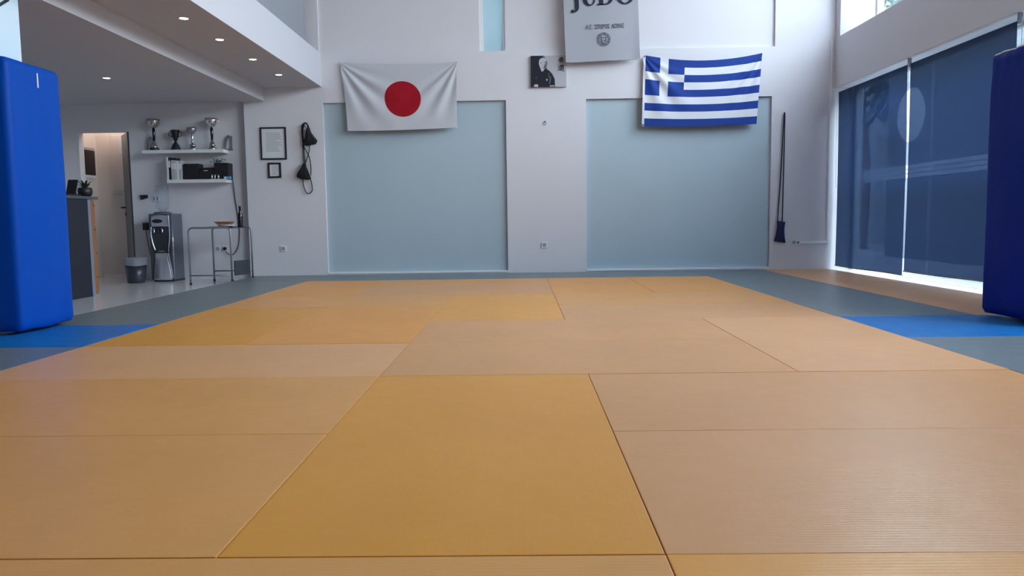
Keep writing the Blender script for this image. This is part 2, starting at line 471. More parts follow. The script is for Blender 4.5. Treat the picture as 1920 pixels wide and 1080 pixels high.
# ------------------------------------------------------------------ tatami mats
def judo_mat(x0, x1, y0, y1, c, nm, label, group=None, dz=None, clip=None):
    g = .0013
    lift = random.uniform(-.0012, .0012) if dz is None else dz
    bm = box(x0+g, x1-g, y0+g, y1-g, TZ, lift, bevel=.003, seg=2)
    cx, cy = (x0+x1)/2, (y0+y1)/2
    bm.transform(Matrix.Translation((-cx, -cy, 0)))
    if dz is None:
        bm.transform(Matrix.Rotation(random.uniform(-.0006, .0006), 4, 'Z'))
    o = obj('judo_mat', bm, vin(c, (x1-x0) >= (y1-y0), nm))
    o.location = (cx, cy, 0)
    tag(o, label, 'mat', group or 'judo mats laid on the floor')
    return o
T, TP, TL, Y, Y2, O, G, U = TAN, TANP, TANL, YEL, YEL2, ORG, GRY, BLU
for a in [
    (0, 1, 0, 2, Y, 'ochre', 'large ochre yellow mat lengthwise in the centre foreground'),
    (-2, 0, 0, 1, T, 'tan', 'tan mat lying left of the lower half of the large ochre foreground mat'),
    (-2, 0, 1, 2, TAN, 'tan', 'tan mat lying left of the upper half of the large ochre foreground mat'),
    (1, 3, 0, 1, TP, 'pinktan', 'pinkish tan ribbed mat with glossy scuffs right of the ochre foreground mat, nearer one'),
    (1, 3, 1, 2, TP, 'pinktan', 'pinkish tan mat right of the far half of the ochre foreground mat'),
    (-1, 1, -1, 0, T, 'tan', 'tan mat along the bottom edge below the ochre foreground mat'),
    (1, 3, -1, 0, Y2, 'yellowtan', 'yellowish tan ribbed mat in the bottom right corner of the photo'),
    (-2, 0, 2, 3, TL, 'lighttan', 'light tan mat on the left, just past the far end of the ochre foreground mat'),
    (0, 2, 2, 3, TP, 'pinktan', 'pinkish tan mat directly beyond the far end of the ochre foreground mat'),
    (0, 2, 3, 4, TP, 'pinktan', 'pinkish tan mat directly on the near side of the farther small ochre mat'),
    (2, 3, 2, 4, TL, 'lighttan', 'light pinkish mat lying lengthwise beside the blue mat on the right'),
    (-1, 0, 3, 5, O, 'orange', 'orange yellow mat lengthwise left of centre, right one of a joined pair'),
    (-2, -1, 3, 5, Y, 'ochre', 'ochre mat lengthwise beside the left blue mat'),
    (0, 1, 4, 6, Y2, 'yellowtan', 'yellow mat standing out lengthwise in the middle distance centre'),
    (1, 3, 4, 5, TP, 'pinktan', 'tan mat right of the near half of the far yellow mat'),
    (1, 3, 5, 6, T, 'tan', 'tan mat right of the far half of the far yellow mat'),
    (-2, 0, 5, 6, T, 'tan', 'tan mat left of the far half of the far yellow mat'),
    (-2, -1, 6, 8, O, 'orange', 'orange mat at the far left corner of the orange field'),
    (-1, 1, 6, 7, TP, 'pinktan', 'brownish tan mat just beyond the far yellow mat'),
    (-1, 1, 7, 8, T, 'tan', 'tan mat at the far end of the field against the grey border, left of centre'),
    (1, 2, 6, 8, O, 'orange', 'orange mat lengthwise at the far end, right of the centre joint'),
    (2, 3, 6, 8, O, 'orange', 'orange mat lengthwise at the far right corner of the orange field'),
    (-3, -2, 4, 6, G, 'grey', 'grey border mat beyond the left blue mat'),
    (-3, -2, 6, 8, G, 'grey', 'grey border mat along the white tiled floor near the bench table'),
    (-3, -1, 8, FW-.004, G, 'grey', 'grey border mat along the far wall under the wall frames'),
    (-1, 1, 8, FW-.004, G, 'grey', 'grey border mat along the far wall under the left blue panel'),
    (1, 3, 8, FW-.004, G, 'grey', 'grey border mat along the far wall under the right blue panel'),
    (3, 4, 7, FW-.004, G, 'grey', 'grey border mat in the far right corner by the hanging navy bag'),
    (3, 4, 5, 7, G, 'grey', 'long grey border mat beside the orange strip by the blinds'),
    (3, 4, 4, 5, G, 'grey', 'short grey border mat just beyond the right blue mat'),
    (4, 4.90, 7, FW-.004, TL, 'lighttan', 'orange mat paled by painted window glare below the left blind by the far corner'),  # lighter tan stands in for window glare on these three orange mats
    (4, 4.90, 5, 7, TL, 'lighttan', 'orange mat paled by painted window glare below the middle blind along the bright door sill'),
    (4, 4.90, 4, 5, TL, 'lighttan', 'orange mat paled by painted window glare partly behind the right padded column'),
    (-2.86, -2, 3, 4, U, 'blue', 'bright blue mat beneath the left padded column'),
    (3, 4.17, 3, 4, U, 'blue', 'bright blue mat beneath the right padded column'),
    (-3, -2, 1, 3, G, 'grey', 'grey border mat on the near side of the left blue mat'),
    (3, 4, 1, 3, G, 'grey', 'grey border mat on the near side of the right blue mat'),
    (4, 4.9, 1, 3, G, 'grey', 'grey border mat farther right below the right padded column'),
]:
    judo_mat(*a)

# ------------------------------------------------------------------ columns and pads
COLP = mat('pale_blue_column_paint', (.62, .76, .86, 1), .6)
struct('column_left', box(-3.42, -2.87, 3.68, 3.97, TZ, 2.379), COLP)
struct('column_right', box(4.18, 4.72, 3.45, 3.79, TZ, 5.3), COLP)
ch = thing('rope', 'short dark twisted rope around the left column near its top', 'rope', (-2.865, 3.80, 2.28))
for a, b in ((0, 1),):
    for sgn in (0, 1):
        obj('strand', tube([(-2.862+.004*math.cos(k*.9+PI*sgn), 3.69+.0065*k, 2.205+.0041*k+.008*math.sin(k*.9+PI*sgn)) for k in range(27)], .005, 6), DARK, ch)
PADB = mat('blue_pvc', (.0, .060, .38, 1), .45, bump=.25, bump_scale=6, noise_amt=.05, noise_scale=5, spec=.12)
PADSH = mat('shaded_blue_pvc', (.0, .018, .26, 1), .5, bump=.25, bump_scale=6, noise_amt=.05, noise_scale=5, spec=.12)  # darker copy of the blue vinyl, with the right pad's shade put in
FOAM = mat('white_piping', (.70, .72, .78, 1), .5)
def pad_cover(name, label, x0, x1, y0, y1, z0, z1, hx0, hx1, hy0, hy1, m, wrinkle):
    t = thing(name, label, 'pad', ((x0+x1)/2, (y0+y1)/2, 0), 'blue crash pads around the columns')
    bm = bmesh.new()
    # outline of a rounded rectangle, subdivided, lofted upward with a puffed belly
    r = .045
    pts = []
    def edge(a, b, n):
        for i in range(n): pts.append((a[0]+(b[0]-a[0])*i/n, a[1]+(b[1]-a[1])*i/n))
    def arc(cx, cy, a0, n=5):
        for i in range(n): pts.append((cx+r*math.cos(a0+PI/2*i/n), cy+r*math.sin(a0+PI/2*i/n)))
    edge((x0+r, y0), (x1-r, y0), 14); arc(x1-r, y0+r, -PI/2); edge((x1, y0+r), (x1, y1-r), 14); arc(x1-r, y1-r, 0)
    edge((x1-r, y1), (x0+r, y1), 14); arc(x0+r, y1-r, PI/2); edge((x0, y1-r), (x0, y0+r), 14); arc(x0+r, y0+r, PI)
    cx, cy = (x0+x1)/2, (y0+y1)/2
    n = len(pts); rings = []
    lv = [0, .008, .02, .04, .07, .12, .2, .3, .4, .5, .6, .7, .8, .87, .91, .94, .96, .975, .988, .996, 1.0]
    for v in lv:
        ring = []
        for i, (px, py) in enumerate(pts):
            zz = z0+(z1-z0)*v
            pull = 0
            if v < .02: pull = .018*(1-v/.02)
            if v > .985: pull = .02*(v-.985)/.015
            dx, dy = px-cx, py-cy
            fx, fy = dx/((x1-x0)/2), dy/((y1-y0)/2)
            bulge = .010*math.sin(PI*v)*(1-min(abs(fx), abs(fy))**2)
            nn = noise.noise(Vector((px*5, py*5, zz*1.5)))*.006
            wr = wrinkle*max(0, (v-.72)/.28)**1.5*math.sin(70*(px+py)+4*noise.noise(Vector((px*3, py*3, zz*4))))*.012
            s = bulge+nn+wr-pull
            d = Vector((dx if abs(fx) > .9 else 0, dy if abs(fy) > .9 else 0))
            if d.length: d.normalize()
            # the lower hem lifts and sags a little
            hem = .018*noise.noise(Vector((px*3.1, py*3.1, 7)))*(1-v)**8 + .012*(1-v)**10
            top = .008*noise.noise(Vector((px*6, py*6, 2)))*v**10*wrinkle
            ring.append(bm.verts.new((px+d.x*s, py+d.y*s, zz+hem+top)))
        rings.append(ring)
    for a, b in zip(rings, rings[1:]):
        for i in range(n):
            f = bm.faces.new((a[i], a[(i+1) % n], b[(i+1) % n], b[i])); f.smooth = True
    # inner sleeve around the column and the two ring-shaped ends
    hole = []
    for px, py in pts:
        fx, fy = (px-cx)/((x1-x0)/2), (py-cy)/((y1-y0)/2)
        k = max(abs(fx), abs(fy)); fx /= k; fy /= k
        hole.append(((hx0+hx1)/2+fx*(hx1-hx0)/2, (hy0+hy1)/2+fy*(hy1-hy0)/2))
    ha = [bm.verts.new((a, b, z0+.03)) for a, b in hole]; hb = [bm.verts.new((a, b, z1-.01)) for a, b in hole]
    for i in range(n):
        j = (i+1) % n
        bm.faces.new((ha[j], ha[i], hb[i], hb[j]))
        bm.faces.new((rings[0][j], rings[0][i], ha[i], ha[j]))
        bm.faces.new((rings[-1][i], rings[-1][j], hb[j], hb[i]))
    top_path = [v.co.copy() for v in rings[-1]]
    obj('padded_cover', bm, m, t)
    return t, top_path
pl, tp = pad_cover('column_pad', 'glossy bright blue padded cover around the column at the left edge', -3.60, -2.69, 3.50, 4.135, .012, 1.855, -3.42, -2.87, 3.68, 3.97, PADB, .25)
obj('care_tag', box(-2.688, -2.683, 3.83, 3.842, 1.70, 1.80), FOAM, pl)
pr, tp = pad_cover('column_pad', 'blue padded cover, shade painted in, with gathered white rim around the right column', 4.0, 4.90, 3.28, 3.965, .012, 1.835, 4.18, 4.72, 3.45, 3.79, PADSH, 1.0)
bm = bmesh.new()
add_tube(bm, [p+Vector((0, 0, .004+.004*math.sin(i*1.3))) for i, p in enumerate(tp)], .0055, 6, closed=True)
obj('rim_piping', bm, FOAM, pr)

# ------------------------------------------------------------------ roller blinds
BLIND = film('navy_screen_fabric', (.030, .038, .060, 1), (.0055, .0130, .040, 1), .055, (.55, .76, 1, 1))
RAIL = mat('white_aluminium', (.80, .82, .86, 1), .35)
def blind(label, y0, y1, zb, dy):
    t = thing('roller_blind', label, 'blind', (4.955, (y0+y1)/2, zb), 'navy roller blinds over the glazed doors')
    z1 = 2.372
    def f(u, v):
        y = y0+(y1-y0)*u; z = z1+(zb-z1)*v
        return (4.955+.006*math.sin(3.2*u*PI)*v+.008*math.sin(PI*v), y+dy*v+(.012*math.sin(PI*v) if u > .98 else 0)*0, z+.004*math.sin(2*PI*u)*v)
    obj('blind_fabric', grid(14, 24, f), BLIND, t, solid=0)
    obj('bottom_bar', tube([f(u/8, 1) for u in range(9)], .009, 8), GREYD, t)
    bm = bmesh.new()
    add_tube(bm, [(4.985, y0, 2.362), (4.985, y1, 2.362)], .017, 10)
    obj('head_rail', bm, RAIL, t)
    bm = box(4.95, 4.99, y0-.020, y0-.004, 2.345, 2.441, bevel=.003)
    obj('bracket', bm, GREYD, t)
    obj('bead_chain', tube([(4.93, y1-.012, 2.38), (4.93, y1-.012+dy*.4, 1.5), (4.932, y1-.014+dy*.6, 1.1)], .0025, 5), PLASTW, t)
blind('leftmost navy roller blind by the far corner', 7.100, 8.955, .055, -.02)
blind('middle navy roller blind left of the dark padded column', 5.205, 7.035, .105, 0)
blind('navy roller blind mostly hidden behind the dark padded column', 3.20, 5.110, .105, 0)

# ------------------------------------------------------------------ mezzanine curtain
CURT = film('white_curtain', (.30, .315, .35, 1), (.08, .09, .10, 1), 0)
def cf(u, v):
    z = 3.006+2.2*v
    yend = 8.93-.07*(v*2.2/.64)**2.2*.64 if v < .6 else 8.93-.4-.9*(v-.6)
    y = -3.5+(yend+3.5)*u
    return (-2.16+.03*math.sin(y*9+1.5*math.sin(y*2.3))*(.5+.5*v)+.012*math.sin(y*23), y, z)
tag(obj('curtain', grid(220, 14, cf), CURT), 'tall white curtain with soft folds standing along the mezzanine edge', 'curtain')

# ------------------------------------------------------------------ flags
def uvmat(name, build):
    m = bpy.data.materials.new(name); m.use_nodes = True
    nt = m.node_tree; b = nt.nodes['Principled BSDF']; b.inputs['Roughness'].default_value = .75
    b.inputs['Specular IOR Level'].default_value = .3
    uv = nt.nodes.new('ShaderNodeUVMap'); uv.uv_map = 'UVMap'
    sp = nt.nodes.new('ShaderNodeSeparateXYZ'); nt.links.new(uv.outputs[0], sp.inputs[0])
    def M(op, a, b2=None, c=None):
        n = nt.nodes.new('ShaderNodeMath'); n.operation = op
        for i, v in enumerate((a, b2, c)):
            if v is None: continue
            if isinstance(v, (int, float)): n.inputs[i].default_value = v
            else: nt.links.new(v, n.inputs[i])
        return n.outputs[0]
    fac, ca, cb = build(M, sp.outputs['X'], sp.outputs['Y'])
    mx = nt.nodes.new('ShaderNodeMix'); mx.data_type = 'RGBA'
    nt.links.new(fac, mx.inputs['Factor']); mx.inputs['A'].default_value = ca; mx.inputs['B'].default_value = cb
    nt.links.new(mx.outputs['Result'], b.inputs['Base Color'])
    return m
def jp(M, u, v):
    dx = M('MULTIPLY', M('SUBTRACT', u, .518), 1.5); dy = M('MULTIPLY', M('SUBTRACT', v, .530), .9)
    d = M('SQRT', M('ADD', M('MULTIPLY', dx, dx), M('MULTIPLY', dy, dy)))
    return M('LESS_THAN', d, .2445), (.56, .57, .61, 1), (.36, .001, .012, 1)
def gr(M, u, v):
    s = M('MODULO', M('FLOOR', M('MULTIPLY', v, 9)), 2)          # 0 blue, 1 white
    canton = M('MULTIPLY', M('LESS_THAN', u, .35), M('LESS_THAN', v, 5/9))
    vert = M('MULTIPLY', M('GREATER_THAN', u, .143), M('LESS_THAN', u, .213))
    hor = M('MULTIPLY', M('GREATER_THAN', v, 2/9), M('LESS_THAN', v, 3/9))
    cross = M('MAXIMUM', vert, hor)
    inv = M('SUBTRACT', 1, canton)
    w = M('ADD', M('MULTIPLY', canton, cross), M('MULTIPLY', inv, s))
    hoist = M('LESS_THAN', u, .018)
    return M('MAXIMUM', w, hoist), (.010, .045, .27, 1), (.72, .74, .80, 1)
JP = uvmat('white_red_cloth', jp); GRM = uvmat('blue_white_cloth', gr)
def flag(name, label, tl, tr, bl, br, sag_t, sag_b, y0, m, amp, sway=0.0, seed=0):
    t = thing(name, label, 'flag', ((tl[0]+tr[0])/2, y0, bl[1]), None)
    Wd, Hd = tr[0]-tl[0], tl[1]-bl[1]
    def f(u, v):
        x = (tl[0]*(1-u)+tr[0]*u)*(1-v)+(bl[0]*(1-u)+br[0]*u)*v
        z = (tl[1]*(1-u)+tr[1]*u)*(1-v)+(bl[1]*(1-u)+br[1]*u)*v
        z -= 4*u*(1-u)*(sag_t*(1-v)+sag_b*v)
        x += sway*math.sin(PI*v)*(1-u)
        fold = 0
        for (cu, sgn, ph, kk) in ((0, 1, .3, 15), (1, -1, 1.1, 17)):
            dx = abs(u-cu)*Wd+.02; dz = v*Hd+.02
            r = math.hypot(dx, dz); th = math.atan2(dz, dx)          # 0 along the top, pi/2 straight down
            env = math.exp(-((r-.45)/.42)**2)*math.exp(-((th-.95)/.55)**2)
            fold += env*math.sin(kk*th+ph+1.2*math.log(r+.1)+seed)
        ripple = .35*math.sin(9*u*PI+2*v+seed)*v*v*.5
        y = y0-.018*math.sin(PI*u)*v-amp*(fold+ripple*.6)-.012*v
        return (x, y, z)
    obj('cloth', grid(110, 70, f, uv=True), m, t)
    # hem along the lower edge
    obj('hem', tube([Vector(f(i/60, 1))+Vector((0, -.001, 0)) for i in range(61)], .0035, 5), m if m is not GRM else NAVYINK, t) if m is JP else None
    return t, f
fj, f1 = flag('flag_of_japan', 'white flag with a red disc pinned above the left blue panel', (-1.725, 2.872), (-.160, 2.855), (-1.648, 1.960), (-.163, 1.985), .028, .012, 8.984, JP, .019, sway=.012)
for c in ((0, 0), (1, 0)):
    p = Vector(f1(*c)); obj('pin', tube([(p.x, FW-.001, p.z-.004), (p.x, p.y-.006, p.z-.004)], .006, 8), STEEL, fj)
fg, f2 = flag('flag_of_greece', 'blue and white striped flag with a white cross, hung right of the banner', (2.352, 2.905), (3.935, 2.905), (2.330, 1.965), (3.868, 1.970), .085, -.018+.035, 8.978, GRM, .015, seed=2.2)
for c in ((.009, .02), (.009, .98)):
    p = Vector(f2(*c)); obj('grommet', tube([(p.x, p.y-.004, p.z), (p.x, p.y+.004, p.z)], .010, 10), DARK, fg)

# ------------------------------------------------------------------ banner with lettering
bx, by, bz = 1.310, 8.905, 2.800
ban = thing('banner', 'long pale hanging banner lettered JUDO between the two flags', 'banner', (bx, by, bz))
tilt = Matrix.Translation((bx, by, bz)) @ Matrix.Rotation(-R(1.95), 4, 'Y') @ Matrix.Rotation(R(.6), 4, 'Z')
BANM = film('banner_vinyl', (.40, .41, .45, 1), (.04, .04, .045, 1), 0)
def bput(name, bm, m, parent=ban):
    bm.transform(tilt); return obj(name, bm, m, parent)
def bf(u, v):
    return (.985*u, .004*math.sin(2.5*PI*u)*(1-v)-.02*max(0, (u-.9)/.1)**2*(1-v)**4+.003*math.sin(5*v), 1.75*v)
bput('banner_sheet', grid(24, 30, bf), BANM)
bput('lower_hem', tube([Vector(bf(i/16, 0))+Vector((0, -.001, .006)) for i in range(17)], .006, 6), BANM)
bput('top_rod', tube([(-.03, 0, 1.752), (1.015, 0, 1.752)], .012, 8), PLASTW)
obj('hanging_cord', tube([tilt @ Vector((.0, 0, 1.752)), (1.25, 8.9, 5.30)], .003, 5), PLASTW, ban)
obj('hanging_cord', tube([tilt @ Vector((.985, 0, 1.752)), (2.30, 8.9, 5.30)], .003, 5), PLASTW, ban)
LY = -.0065
def q(x, z): return (x, LY, z)
def ring_pts(cx, cz, rx, rz, a0=0, a1=2*PI, n=32): return [q(cx+rx*math.cos(a0+(a1-a0)*i/n), cz+rz*math.sin(a0+(a1-a0)*i/n)) for i in range(n+1)]
b0, H = .726, .262
def rect(bm, x0, x1, z0, z1): add_strip(bm, [q(x0, z0), q(x1, z0)], [q(x0, z1), q(x1, z1)])
# J
bm = bmesh.new()
rect(bm, .148, .202, b0-.01, b0+H); rect(bm, .118, .232, b0+H-.018, b0+H)
A = [q(.202, b0-.01), q(.198, b0-.035), q(.180, b0-.062), q(.150, b0-.078), q(.122, b0-.080)]
Bp = [q(.148, b0-.01), q(.150, b0-.035), q(.150, b0-.052), q(.138, b0-.060), q(.122, b0-.062)]
add_strip(bm, A, Bp); bmj = disc(.116, LY-.0003, b0-.062, .023, 16, bm)
bput('letter', bm, NAVYINK)
# U
bm = bmesh.new()
rect(bm, .258, .312, b0+.085, b0+H); rect(bm, .398, .420, b0+.085, b0+H)
rect(bm, .232, .338, b0+H-.018, b0+H); rect(bm, .372, .446, b0+H-.018, b0+H)
add_strip(bm, ring_pts(.339, b0+.085, .081, .090, PI, 2*PI, 20), ring_pts(.355, b0+.085, .043, .070, PI, 2*PI, 20))
bput('letter', bm, NAVYINK)
# D
bm = bmesh.new()
rect(bm, .470, .524, b0, b0+H); rect(bm, .444, .560, b0, b0+.018); rect(bm, .444, .560, b0+H-.018, b0+H)
add_strip(bm, ring_pts(.555, b0+H/2, .115, H/2, -PI/2, PI/2, 24), ring_pts(.555, b0+H/2, .058, H/2-.018, -PI/2, PI/2, 24))
bput('letter', bm, NAVYINK)
# O
bm = bmesh.new()
add_strip(bm, ring_pts(.815, b0+H/2, .128, H/2+.006), ring_pts(.815, b0+H/2, .073, H/2-.014))
bput('letter', bm, NAVYINK)
# small serif line  A.E. SPYROS LOUIS  in Greek capitals
GL = {
 'A': [((0, 0), (.5, 1)), ((.5, 1), (1, 0)), ((.22, .38), (.78, .38))], '.': [((.2, 0), (.2, .14))],
 'E': [((.1, 0), (.1, 1)), ((.1, 1), (.9, 1)), ((.1, .5), (.7, .5)), ((.1, 0), (.9, 0))],
 'S': [((.9, 1), (.1, 1)), ((.1, 1), (.55, .5)), ((.55, .5), (.1, 0)), ((.1, 0), (.95, 0))],
 'P': [((.1, 0), (.1, 1)), ((.9, 0), (.9, 1)), ((-.05, 1), (1.05, 1))],
 'Y': [((.05, 1), (.5, .5)), ((.95, 1), (.5, .5)), ((.5, .5), (.5, 0)), ((.3, 0), (.7, 0))],
 'R': [((.1, 0), (.1, 1)), ((.1, 1), (.8, .95)), ((.8, .95), (.85, .6)), ((.85, .6), (.1, .48)), ((-.05, 0), (.3, 0))],
 'O': [((.3, 0), (0, .35)), ((0, .35), (0, .7)), ((0, .7), (.35, 1)), ((.35, 1), (.75, 1)), ((.75, 1), (1, .65)), ((1, .65), (1, .3)), ((1, .3), (.7, 0)), ((.7, 0), (.3, 0))],
 'L': [((0, 0), (.5, 1)), ((.5, 1), (1, 0)), ((-.12, 0), (.15, 0)), ((.85, 0), (1.12, 0))],
 'H': [((.1, 0), (.1, 1)), ((.9, 0), (.9, 1)), ((.1, .5), (.9, .5))],
}
def stroke(bm, a, b, w, y=LY):
    a, b = Vector((a[0], y, a[1])), Vector((b[0], y, b[1])); d = (b-a).normalized(); n = Vector((-d.z, 0, d.x))*w/2; e = d*w*.3
    bm.faces.new([bm.verts.new(p) for p in (a-n-e, b-n+e, b+n+e, a+n-e)])
bm = bmesh.new(); x = .283; hgt = .050
for ch in 'A.E. SPYROS LOYHS':
    if ch == ' ': x += .018; continue
    wd = .012 if ch == '.' else .027
    for a, b in GL[ch]:
        stroke(bm, (x+a[0]*wd, .425+a[1]*hgt), (x+b[0]*wd, .425+b[1]*hgt), .0060)
    x += wd+(.003 if ch == '.' else .0075)
bput('club_name_line', bm, NAVYINK)['kind'] = 'stuff'
# round emblem
bm = bmesh.new(); ex, ez = .512, .283
add_strip(bm, ring_pts(ex, ez, .090, .090, n=40), ring_pts(ex, ez, .084, .084, n=40))
add_strip(bm, ring_pts(ex, ez, .060, .060, n=40), ring_pts(ex, ez, .056, .056, n=40))
for k in range(26):
    a = 2*PI*k/26
    ca, sa = math.cos(a), math.sin(a)
    stroke(bm, (ex+.064*ca, ez+.064*sa), (ex+.079*ca, ez+.079*sa), .008 if k % 3 else .013)
for a, b, w_ in (((-.032, -.01), (-.030, .034), .012), ((-.030, .034), (.0, .020), .008), ((.0, .020), (.026, .030), .008), ((.026, .030), (.030, -.004), .012),
                 ((-.034, -.014), (-.016, -.040), .014), ((.022, -.012), (.030, -.036), .014), ((-.010, -.046), (.012, -.050), .009), ((.008, -.02), (.026, -.014), .012), ((-.012, .0), (.0, -.018), .006)):
    stroke(bm, (ex+a[0], ez+a[1]), (ex+b[0], ez+b[1]), w_)
bput('round_emblem', bm, mat('emblem_ink', (.10, .11, .16, 1), .8))

# ------------------------------------------------------------------ portrait canvas
px0, pz0, pw, ph = .840, 2.505, .480, .415
pt = thing('portrait_canvas', 'black and white portrait canvas of a seated man with brush characters', 'picture', (px0+pw/2, FW, pz0))
PF = FW-.032
obj('canvas', box(px0, px0+pw, PF, FW, pz0, pz0+ph, bevel=.003), mat('canvas_grey', (.46, .46, .50, 1), .8), pt)
def PP(x, z): return (px0+x*pw, z*ph+pz0)      # picture units 0..1
def poly(name, pts, m, layer):
    bm = bmesh.new(); bm.faces.new([bm.verts.new((PP(x, z)[0], PF-.0006*layer, PP(x, z)[1])) for x, z in pts])
    return obj(name, bm, m, pt)
PBK = mat('print_black', (.010, .010, .020, 1), .8); PGY = mat('print_grey', (.50, .50, .55, 1), .8); PMD = mat('print_mid_grey', (.13, .13, .16, 1), .8)
poly('dark_backdrop', [(0, 0), (.34, 0), (.34, 1), (0, 1)], PBK, 1)
poly('dark_backdrop', [(.34, .3), (.48, .3), (.44, .7), (.40, .96), (.36, 1), (.34, 1)], PMD, 1)
poly('printed_robe', [(.04, 0), (.68, 0), (.67, .26), (.60, .42), (.52, .52), (.42, .60), (.36, .66), (.30, .55), (.22, .50), (.10, .40), (.04, .28)], PBK, 2)
poly('printed_head', [(.30, .50), (.34, .50), (.40, .58), (.45, .70), (.46, .82), (.42, .90), (.36, .93), (.29, .92), (.24, .86), (.23, .76), (.25, .66), (.28, .58)], PGY, 3)
poly('printed_face_shadow', [(.36, .56), (.41, .60), (.46, .70), (.465, .82), (.43, .84), (.41, .74), (.37, .68)], PMD, 4)
poly('printed_features', [(.305, .628), (.355, .618), (.355, .634), (.31, .642)], PMD, 5)
poly('printed_features', [(.325, .70), (.345, .695), (.348, .715), (.335, .725)], PMD, 5)
poly('printed_features', [(.27, .76), (.31, .755), (.31, .78), (.27, .785)], PMD, 5)
poly('printed_features', [(.365, .77), (.405, .775), (.405, .795), (.365, .787)], PBK, 5)
poly('printed_hand', [(.08, .02), (.20, .0), (.21, .07), (.16, .10), (.10, .08)], PGY, 3)
poly('printed_crest', [(.435, .20), (.465, .20), (.47, .25), (.45, .27), (.43, .25)], PGY, 3)
poly('printed_crest', [(.14, .28), (.16, .28), (.165, .32), (.145, .33)], PMD, 3)
poly('printed_robe_fold', [(.51, .08), (.54, .10), (.57, .30), (.55, .36), (.53, .28)], PMD, 3)
poly('printed_robe_fold', [(.50, .30), (.52, .30), (.52, .46), (.50, .44)], PMD, 3)
poly('printed_table', [(.53, .02), (.66, .02), (.66, .055), (.53, .05)], PGY, 3)
bm = bmesh.new()
def ks(lst, ox, oz, s, w_):
    for a, b in lst:
        p, r_ = PP(ox+a[0]*s, oz+a[1]*s*pw/ph), PP(ox+b[0]*s, oz+b[1]*s*pw/ph)
        stroke(bm, p, r_, w_, PF-.0012)
JU = [((.3, .95), (.75, .95)), ((.75, .95), (.5, .80)), ((.15, .78), (.9, .78)), ((.5, .80), (.48, .60)), ((.5, .78), (.12, .58)), ((.6, .70), (.85, .62)),
      ((0, .48), (1, .48)), ((.5, .58), (.5, 0)), ((.5, .45), (.1, .10)), ((.5, .45), (.95, .12))]
DO = [((.12, .95), (.22, .85)), ((.05, .65), (.25, .65)), ((.25, .65), (.18, .25)), ((.0, .12), (.2, .22)), ((.2, .22), (1.05, .02)),
      ((.45, 1), (.52, .88)), ((.8, 1), (.7, .88)), ((.35, .86), (.98, .86)), ((.45, .74), (.45, .28)), ((.9, .74), (.9, .28)), ((.45, .74), (.9, .74)), ((.45, .58), (.9, .58)), ((.45, .43), (.9, .43)), ((.45, .28), (.9, .28))]
ks(JU, .77, .745, .165, .009); ks(DO, .76, .50, .175, .009)
obj('brush_characters', bm, PBK, pt)

# ------------------------------------------------------------------ wall frames, sockets, hooks
def document_frame(label, x0, x1, z0, z1, t_, tilt_, lines, m):
    cx, cz = (x0+x1)/2, (z0+z1)/2
    t = thing('document_frame', label, 'frame', (cx, FW, cz), 'framed documents')
    bm = bmesh.new()
    for a in ((x0, x1, z1-t_, z1), (x0, x1, z0, z0+t_), (x0, x0+t_, z0+t_, z1-t_), (x1-t_, x1, z0+t_, z1-t_)):
        add_box(bm, a[0], a[1], FW-.02, FW, a[2], a[3], bevel=.002)
    o = obj('frame', bm, m, t)
    p = obj('printed_sheet', box(x0+t_*.8, x1-t_*.8, FW-.008, FW, z0+t_*.8, z1-t_*.8), PAPER, t)
    bm = bmesh.new(); rnd = random.Random(5)
    w0, w1 = x0+t_+.16*(x1-x0), x1-t_-.12*(x1-x0)
    for k in range(lines):
        e_ = rnd.uniform(.62, 1)
        z = z1-t_-.14*(z1-z0)-k*(z1-z0)*.60/lines
        add_strip(bm, [(w0, FW-.0084, z), (w0+(w1-w0)*e_, FW-.0084, z)], [(w0, FW-.0084, z+.005), (w0+(w1-w0)*e_, FW-.0084, z+.005)])
    obj('text_lines', bm, INK, p)
    t.rotation_euler = (0, tilt_, 0)
document_frame('larger dark framed sheet of text left of the hanging black bags', -2.858, -2.503, 1.592, 2.030, .020, 0, 16, mat('dark_frame', (.012, .014, .03, 1), .5))
document_frame('small thick black framed sheet hung below the larger frame', -2.768, -2.590, 1.345, 1.552, .023, 0, 9, BLACK)

def socket(label, x, z, y=FW, w_=.082, name='wall_socket'):
    t = thing(name, label, 'socket', (x, y, z))
    obj('plate', box(x-w_/2, x+w_/2, y-.011, y, z-.041, z+.041, bevel=.004), PLASTW, t)
    wl = obj('socket_well', lathe([(.026, 0), (.026, .003), (.020, .004)], seg=18), mat('socket_grey', (.35, .36, .38, 1), .5), t)
    me = wl.data; me.transform(Matrix.Translation(t.location)); me.transform(Matrix.Translation(-t.location) @ Matrix.Translation((x, y-.010, z)) @ Matrix.Rotation(R(90), 4, 'X'))
    for s in (-1, 1): obj('pin_hole', tube([(x+s*.009, y-.0150, z), (x+s*.009, y-.0135, z)], .003, 8), BLACK, t)
    return t
socket('white wall socket low between the two blue panels', 1.005, .381)
socket('white wall socket low below the framed sheets', -2.60, .376)
socket('white wall socket at the end of the trunking beside the navy bag', 4.42, .372)
bmx = bmesh.new(); add_tube(bmx, [(4.475, FW-.026, .372), (4.475, FW-.002, .372)], .011, 10)
tag(obj('plug', bmx, DARK), 'small dark plug in the trunking by the right socket', 'plug')
hk = thing('wall_hook', 'small metal ring hook alone on the wall between the panels', 'hook', (1.028, FW, 2.037))
obj('hook_plate', tube([(1.028, FW, 2.05), (1.028, FW-.008, 2.05)], .012, 12), STEEL, hk)
obj('ring', tube([(1.028+.017*math.cos(2*PI*k/20), FW-.012, 2.032+.022*math.sin(2*PI*k/20)) for k in range(20)], .0045, 6, closed=True), STEEL, hk)

